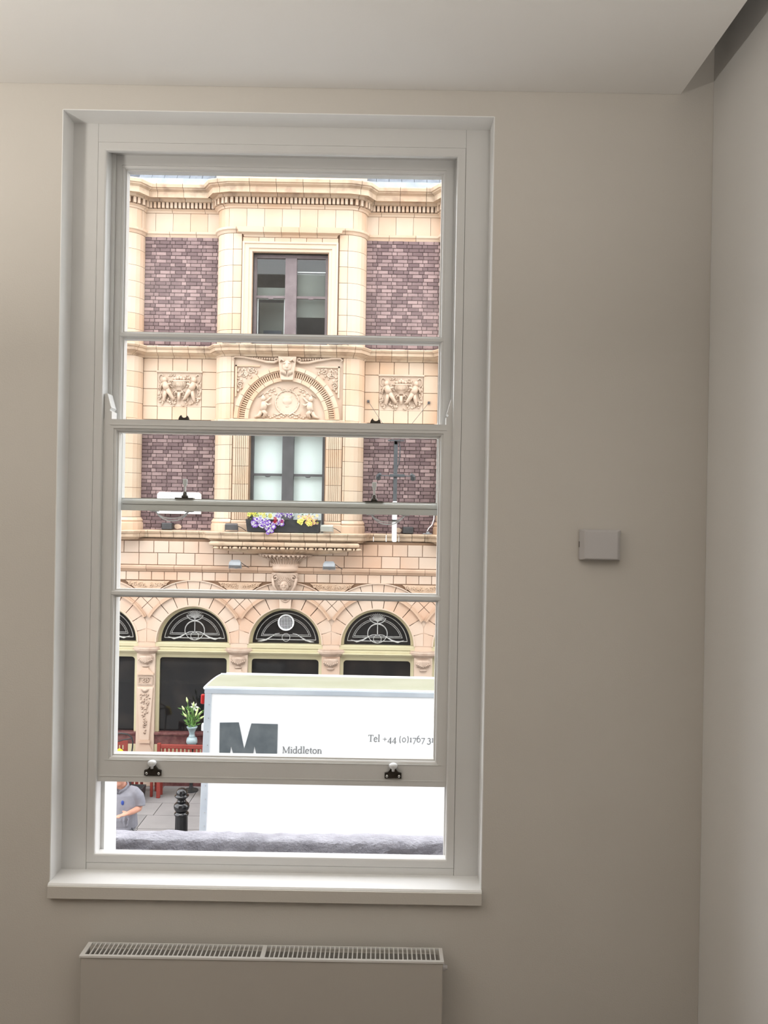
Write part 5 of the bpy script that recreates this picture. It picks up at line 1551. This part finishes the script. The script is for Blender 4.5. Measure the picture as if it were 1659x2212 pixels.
# block letter M
Mz = [(474, 1563), (517, 1563), (529, 1618), (541.5, 1563), (600, 1563), (598.5, 1645), (549, 1645), (539, 1611), (532, 1645), (508, 1645), (498.5, 1611), (494, 1645), (473.5, 1645)]
zx = lambda zx_, zy_: tloc(190 + zx_ / 3.95, 1380 + zy_ / 3.95)
poly = [(1125, 715), (1287, 713), (1333, 940), (1395, 722), (1620, 728), (1612, 1045), (1448, 1043), (1421, 915), (1402, 1042), (1254, 1040), (1221, 915), (1205, 1040), (1120, 1040)]
pl3 = [zx(a, b) for a, b in poly]
s = MB()
pl3 = [(p.x, p.z) for p in pl3]
s.prism(pl3, .0005, .004); s.build('logo_letter', m_logo, truck, local=True)
def truck_text(txt, px0, px1, py_base, cap_px, m):
    a = tloc(px0, py_base); b = tloc(px1, py_base + (px1 - px0) * .0172); c_ = tloc(px0, py_base - cap_px)
    cap = (c_.z - a.z)
    tot = sum(GLYPH[ch][0] for ch in txt) * cap
    kx = (b.x - a.x) / tot
    s = MB(); lettering(txt, cap, lambda u, v: (a.x + u * kx, .0022, a.z + v), s)
    return s.build('lettering', m, truck, local=True, fix=False)
truck_text('Middleton', 609, 696, 1627, 14.0, m_text)
truck_text('Tel +44 (0)1767 31', 795, 938, 1602, 14.5, m_text)

# ================================================================== BOLLARD
c0 = P(393, 1702, 12.0)
bo = empty('bollard', (c0.x, 12.0, GZ)); tag(bo, 'black cast iron bollard with ball top on the pavement', 'bollard')
H = c0.z - GZ
pb = [(.13, 0), (.13, .10), (.105, .13), (.098, .16)]
MB().lathe(pb, (c0.x, 12.0, GZ), 28).build('base', m_black, bo, smooth=False)
MB().lathe([(.096, .15), (.090, H - .385), (.088, H - .38)], (c0.x, 12.0, GZ), 12).build('shaft', m_black, bo)
MB().lathe([(.086, H - .40), (.100, H - .392), (.106, H - .375), (.100, H - .358), (.080, H - .35), (.078, H - .34), (.090, H - .325), (.108, H - .295), (.113, H - .265), (.106, H - .235), (.085, H - .212), (.062, H - .20)], (c0.x, 12.0, GZ), 32).build('lower_ball', m_black, bo, smooth=True)
MB().lathe([(.058, H - .205), (.068, H - .192), (.066, H - .18), (.056, H - .172), (.062, H - .158), (.088, H - .135), (.102, H - .118), (.100, H - .106), (.078, H - .099), (.080, H - .085), (.080, H - .06), (.070, H - .032), (.048, H - .01), (.02, H - .001), (.004, H)], (c0.x, 12.0, GZ), 32).build('ball_cap', m_black, bo, smooth=True)

# ================================================================== PERSON
pc = P(262, 1740, 10.58)
PX_, PY_ = pc.x, 10.58
person_b = MB()
q = lambda x, y, z: (PX_ + x, PY_ + y, GZ + z)
# head, neck, trunk, arms, legs: one body
person_b.ball(q(-.02, -.035, 1.625), (.077, .098, .115), 16, 12)
person_b.ball(q(-.03, -.095, 1.555), (.048, .045, .042), 10, 8)        # chin
person_b.tube([q(-.03, -.125, 1.65), q(-.035, -.150, 1.615)], [.012, .019], 7)   # nose
for sg in (-1, 1): person_b.ball(q(-.02 + sg * .078, -.02, 1.62), (.012, .025, .032), 8, 6)
person_b.tube([q(-.01, 0, 1.58), q(0, .02, 1.42)], [.06, .068], 10)
person_b.tube([q(0, .02, 1.46), q(0, .02, 1.38), q(0, .0, 1.2), q(0, .0, 1.0), q(0, .01, .88)], [(.10, .075), (.18, .105), (.165, .115), (.16, .12), (.165, .12)], 14)
for sg in (-1, 1):
    person_b.tube([q(sg * .09, .01, .92), q(sg * .10, 0, .5), q(sg * .105, .02, .10)], [.088, .058, .042], 10)
    person_b.tube([q(sg * .105, .04, .05), q(sg * .12, -.17, .035)], [.042, .03], 8)
person_b.tube([q(.16, .02, 1.41), q(.215, .04, 1.31), q(.225, .02, 1.21)], [.058, .048, .042], 10)
person_b.tube([q(.225, .02, 1.21), q(.185, -.12, 1.215), q(.15, -.22, 1.225)], [.042, .036, .028], 10)
person_b.tube([q(-.17, .02, 1.41), q(-.24, .03, 1.18), q(-.25, -.02, .95), q(-.25, -.05, .85)], [.058, .045, .034, .03], 10)
# left hand, palm and fingers
person_b.tube([q(.155, -.215, 1.225), q(.125, -.255, 1.228), q(.10, -.285, 1.225)], [(.03, .022), (.042, .018), (.038, .015)], 8)
for k, (dx, l) in enumerate(((-.026, .07), (-.008, .082), (.010, .076), (.026, .06))):
    bx0_, by0_ = .10 + dx * .75, -.285 + dx * -.6
    person_b.tube([q(bx0_, by0_, 1.226), q(bx0_ - l * .38, by0_ - l * .35, 1.228), q(bx0_ - l * .72, by0_ - l * .62, 1.218 - .004 * k)], [.011, .010, .008], 6)
person_b.tube([q(.15, -.235, 1.230), q(.12, -.225, 1.250), q(.085, -.24, 1.260)], [.014, .012, .009], 6)
# right hand
person_b.tube([q(-.25, -.05, .85), q(-.25, -.065, .76)], [(.02, .038), (.016, .036)], 8)
for k in range(4):
    person_b.tube([q(-.25, -.095 + .022 * k, .77), q(-.248, -.10 + .022 * k, .72), q(-.235, -.095 + .022 * k, .685)], [.010, .009, .007], 6)
person_b.tube([q(-.24, -.09, .81), q(-.225, -.115, .77), q(-.22, -.115, .74)], [.013, .011, .008], 6)
person = person_b.build('person', m_skin, None, remesh=.0075)
tag(person, 'person in a grey polo shirt and pale trousers, forearm raised, beside the truck', 'person')
WM[person] = Matrix.Identity(4)
sh = MB()
sh.tube([q(0, .03, 1.475), q(0, .03, 1.43), q(0, .02, 1.38), q(0, .0, 1.25), q(0, -.015, 1.15), q(0, -.01, 1.04), q(0, .0, .985)], [(.085, .08), (.165, .10), (.195, .128), (.202, .145), (.205, .155), (.212, .158), (.215, .152)], 22)
sh.tube([q(.08, .025, 1.445), q(.15, .025, 1.415), q(.212, .03, 1.35), q(.232, .03, 1.275), q(.236, .02, 1.235)], [.06, .075, .074, .068, .064], 14)
sh.tube([q(-.08, .025, 1.445), q(-.16, .025, 1.41), q(-.225, .03, 1.34), q(-.25, .02, 1.22)], [.06, .075, .078, .070], 14)
for k in range(6):
    a = -.15 + .06 * k
    sh.tube([q(a, -.148, 1.22 - .04 * (k % 3)), q(a * .8 + .02, -.165, 1.11), q(a * .5 + .06, -.155, 1.02)], [.008, .012, .006], 6)
sh.tube([q(-.20, -.04, 1.0), q(-.1, -.155, .985), q(.0, -.168, .98), q(.1, -.155, .985), q(.20, -.04, 1.0)], .02, 8)
sho = sh.build('polo_shirt', m_shirt, person, remesh=.011)
co = MB(); co.tube([q(-.06, .09, 1.50), q(-.085, .03, 1.495), q(-.075, -.04, 1.475), q(-.02, -.095, 1.435)], [(.012, .03), (.012, .032), (.011, .03), (.008, .02)], 8)
co.tube([q(.05, .09, 1.50), q(.078, .03, 1.495), q(.065, -.04, 1.475), q(.0, -.095, 1.435)], [(.012, .03), (.012, .032), (.011, .03), (.008, .02)], 8)
co.build('collar', m_shirt, sho, smooth=True)
MB().ball(q(.055, -.128, 1.325), (.019, .008, .030), 12, 8).build('badge', m_badge, sho, smooth=True)
tr_ = MB()
tr_.tube([q(0, .0, 1.04), q(0, .0, .80)], [(.19, .13), (.19, .135)], 16)
for sg in (-1, 1):
    tr_.tube([q(sg * .095, .0, .84), q(sg * .105, .0, .5), q(sg * .11, .02, .08)], [.108, .082, .078], 12)
tro = tr_.build('trousers', m_trouser, person, remesh=.012)
MB().tube([q(.165, -.10, 1.0), q(.205, -.11, .95), q(.222, -.10, .85)], .008, 6).build('strap', m_iron, tro)
MB().ball(q(-.02, -.012, 1.665), (.083, .100, .092), 14, 10).build('hair', m_hair, person, smooth=True)
for sg in (-1, 1):
    s = MB(); s.tube([q(sg * .11, .08, .05), q(sg * .115, -.05, .055), q(sg * .125, -.20, .04)], [(.045, .05), (.05, .054), (.04, .035)], 10)
    s.build('shoe', m_blackmat, person, smooth=True)

# ================================================================== PUB FURNITURE
# red slatted bench with its back to the street
bz = GZ
bxa = X(340, 1610, 14.45)
bench = empty('red_bench', (bxa + .75, 14.5, bz)); tag(bench, 'red painted wooden bench with slatted back in front of the pub', 'bench')
L_ = 1.5
MB().box(bxa, bxa + L_, 14.43, 14.47, bz + .862, bz + .935).build('top_rail', m_bench, bench, bevel=.01)
MB().box(bxa + .05, bxa + L_ - .05, 14.435, 14.465, bz + .44, bz + .50).build('lower_rail', m_bench, bench, bevel=.006)
for k in range(2):
    xx = bxa + (L_ - .05) * k
    MB().box(xx, xx + .06, 14.42, 14.48, bz, bz + .955).build('leg', m_bench, bench, bevel=.006)
    MB().box(xx, xx + .06, 14.59, 14.64, bz, bz + .44).build('leg', m_bench, bench, bevel=.006)
sl0 = MB().box(-.020, .020, -.008, .008, 0, .365).build('slat', m_bench, bench)
for k in range(20):
    loc = (bxa + .10 + k * .069, 14.45, bz + .50)
    if k == 0: sl0.location = loc
    else: linked(sl0, 'slat', loc, bench)
for k in range(5):
    MB().box(bxa + .02, bxa + L_ - .02, 14.475 + k * .034, 14.503 + k * .034, bz + .43, bz + .455).build('seat_slat', m_bench, bench)

# second bench end whose leg shows beside the planter
pl_ = P(327, 1716, 14.5)
b2 = empty('red_stool', (pl_.x - .2, 14.6, bz)); tag(b2, 'low red wooden stool whose leg shows left of the bench', 'stool')
for (dx, dy) in ((0, 0), (-.26, 0), (0, .3), (-.26, .3)):
    MB().box(pl_.x - .022 + dx, pl_.x + .022 + dx, 14.48 + dy, 14.525 + dy, bz, bz + .42).build('leg', m_bench, b2, bevel=.004)
MB().box(pl_.x - .30, pl_.x + .04, 14.46, 14.84, bz + .42, bz + .46).build('seat', m_bench, b2, bevel=.008)

# black planter box at the foot of the wall
pa = P(305, 1704, 14.35)
pn = empty('black_planter', (pa.x - .1, 14.5, bz)); tag(pn, 'low black planter trough on the pavement behind the person', 'planter')
b = MB(); x0_, x1_ = X(283, 1704, 14.4), X(322, 1704, 14.4)
x1_ = min(x1_, pl_.x - .07)
zt_ = bz + .24
b.add([(x0_ + .02, 14.18, bz), (x1_ - .02, 14.18, bz), (x1_ - .02, 14.40, bz), (x0_ + .02, 14.40, bz), (x0_, 14.16, zt_), (x1_, 14.16, zt_), (x1_, 14.42, zt_), (x0_, 14.42, zt_),
       (x0_ + .02, 14.18, zt_), (x1_ - .02, 14.18, zt_), (x1_ - .02, 14.40, zt_), (x0_ + .02, 14.40, zt_), (x0_ + .03, 14.19, zt_ - .04), (x1_ - .03, 14.19, zt_ - .04), (x1_ - .03, 14.39, zt_ - .04), (x0_ + .03, 14.39, zt_ - .04)],
      [(3, 2, 1, 0), (12, 13, 14, 15)] + [(k + i, k + (i + 1) % 4, k + 4 + (i + 1) % 4, k + 4 + i) for k in (0, 4, 8) for i in range(4)])
b.build('trough', m_blackmat, pn)

# pub table carrying the vase
vx = X(413, 1590, 14.78)
tb = empty('pub_table', (vx, 14.78 + .0, bz)); tag(tb, 'small dark pedestal table between the bench and the pub wall', 'table')
tz = Z(1609, 413, 14.78) - .03
MB().lathe([(.16, -.03), (.17, -.02), (.17, -.005), (.16, 0)], (vx, 14.84, tz), 24, sy=.9).build('table_top', m_blackmat, tb)
MB().lathe([(.13, .0), (.13, .02), (.04, .05), (.03, .10), (.03, tz - bz - .03)], (vx, 14.84, bz), 16).build('pedestal', m_blackmat, tb)
va = empty('vase', (vx, 14.84, tz)); tag(va, 'blue grey baluster vase of lilies on the pub table', 'vase')
vs_ = Z(1569, 413, 14.86) - tz
MB().lathe([(.055, 0), (.075, .02), (.098, vs_ * .18), (.098, vs_ * .28), (.085, vs_ * .42), (.055, vs_ * .47), (.062, vs_ * .50), (.05, vs_ * .54), (.046, vs_ * .66), (.065, vs_ * .82), (.092, vs_ * .95), (.098, vs_), (.08, vs_)],
           (vx, 14.84, tz), 24).build('vase_body', m_vase, va, smooth=True)
bq = empty('lily_bouquet', (vx, 14.84, tz + vs_)); tag(bq, 'white lilies and green buds standing in the blue grey vase', 'flowers')
rr = random.Random(9)
tips = [(404, 1512, 'b'), (418, 1522, 'b'), (396, 1530, 'b'), (420, 1527, 'f'), (424, 1543, 'b'), (432, 1541, 'b'), (408, 1540, 'b'), (400, 1545, 'b'), (436, 1550, 'b'), (426, 1535, 'b'), (414, 1532, 'l'), (405, 1526, 'l')]
base = Vector((vx, 14.84, tz + vs_ - .02))
for (px, py, kd) in tips:
    p = P(px, py, 14.86 + rr.uniform(-.08, .08))
    mid = base.lerp(p, .55) + Vector((0, 0, .03))
    MB().tube([base, mid, p], .005, 5).build('stem', m_leaf, bq)
    d = (p - mid).normalized()
    if kd == 'b':
        MB().tube([p - d * .05, p - d * .01, p + d * .05], [.008, .022, .006], 7).build('bud', m_bud, bq, smooth=True)
    elif kd == 'f':
        s = MB()
        for k in range(6):
            a = 2 * pi * k / 6; u = Vector((cos(a), -.35, sin(a)))
            s.add([p, p + u * .05 + Vector((-sin(a), 0, cos(a))) * .02, p + u * .095, p + u * .05 - Vector((-sin(a), 0, cos(a))) * .02], [(0, 1, 2, 3)])
        s.build('lily_bloom', m_petalw, bq, fix=False)
lf = MB()
for k in range(70):
    u = rr.uniform(-1, 1); h = rr.uniform(.0, .34)
    p = base + Vector((u * (.05 + .38 * h), rr.uniform(-.06, .06), h)); a = rr.uniform(.2, 2.9)
    d = Vector((cos(a) + u * .5, rr.uniform(-.3, .3), sin(a))).normalized() * rr.uniform(.06, .12); s2 = Vector((d.z, 0, -d.x)).normalized() * .011
    lf.add([p, p + d * .5 + s2, p + d, p + d * .5 - s2], [(0, 1, 2, 3)])
lf.build('leaves', m_leaf, bq, fix=False)

# red chair and black metal armchair at far left
cx0 = X(262, 1615, 14.3)
rc = empty('red_chair', (cx0 - .1, 14.45, bz)); tag(rc, 'red wooden chair with two slots in its back, far left outside the pub', 'chair')
zt_ = Z(1600, 262, 14.3); x1_ = X(276, 1615, 14.3)
xs_ = [x1_ - .42, x1_ - .155, x1_ - .13, x1_ - .095, x1_ - .07, x1_]
b = MB(); b.box(xs_[0], x1_, 14.28, 14.31, zt_ - .07, zt_); b.box(xs_[0], x1_, 14.28, 14.31, zt_ - .26, zt_ - .15)
for (a, c_) in ((0, 1), (2, 3), (4, 5)): b.box(xs_[a], xs_[c_], 14.28, 14.31, zt_ - .15, zt_ - .07)
b.build('backrest', m_bench, rc)
MB().box(xs_[0], x1_, 14.30, 14.70, bz + .43, bz + .46).build('seat', m_bench, rc, bevel=.006)
for xx in (xs_[0], x1_ - .04):
    for yy in (14.29, 14.65):
        MB().box(xx, xx + .04, yy, yy + .04, bz, (zt_ - .26 if yy < 14.5 else bz + .43)).build('leg', m_bench, rc)
mc = empty('metal_armchair', (cx0 - .1, 14.2, bz)); tag(mc, 'black tubular metal armchair in front of the red chair, far left', 'chair')
D_ = 14.1
fp = [P(px, py, D_) for px, py in ((232, 1585), (262, 1584), (276, 1586), (284, 1592), (287, 1602), (286, 1616), (284, 1628))]
fp.append(Vector((fp[-1].x - .01, D_, bz)))
fp = [Vector((fp[0].x, D_, bz)), fp[0] + Vector((0, 0, -.1))] + fp
MB().tube(fp, .013, 8).build('back_frame', m_blackmat, mc)
ap = [P(252, 1602, D_), P(268, 1598, D_), P(285, 1595, D_)]
MB().tube([ap[0] + Vector((-.1, 0, -.03))] + ap, .011, 8).build('arm', m_blackmat, mc)
MB().box(fp[0].x, fp[-1].x, D_ - .40, D_ - .0, bz + .43, bz + .45).build('seat', m_blackmat, mc, bevel=.006)
for xx in (fp[0].x, fp[-1].x - .02):
    MB().box(xx, xx + .02, D_ - .40, D_ - .38, bz, bz + .43).build('leg', m_blackmat, mc)
yb = [P(px, py, 13.7) for px, py in ((254, 1618), (258, 1617), (264, 1621), (268, 1628), (270, 1640), (254, 1640))]
yo = MB().prism([(p.x, p.z) for p in yb], 13.64, 13.74).build('yellow_jacket', m_yellowcloth, None, bevel=.02)

tag(yo, 'bright yellow jacket lying in the metal armchair at far left', 'jacket')
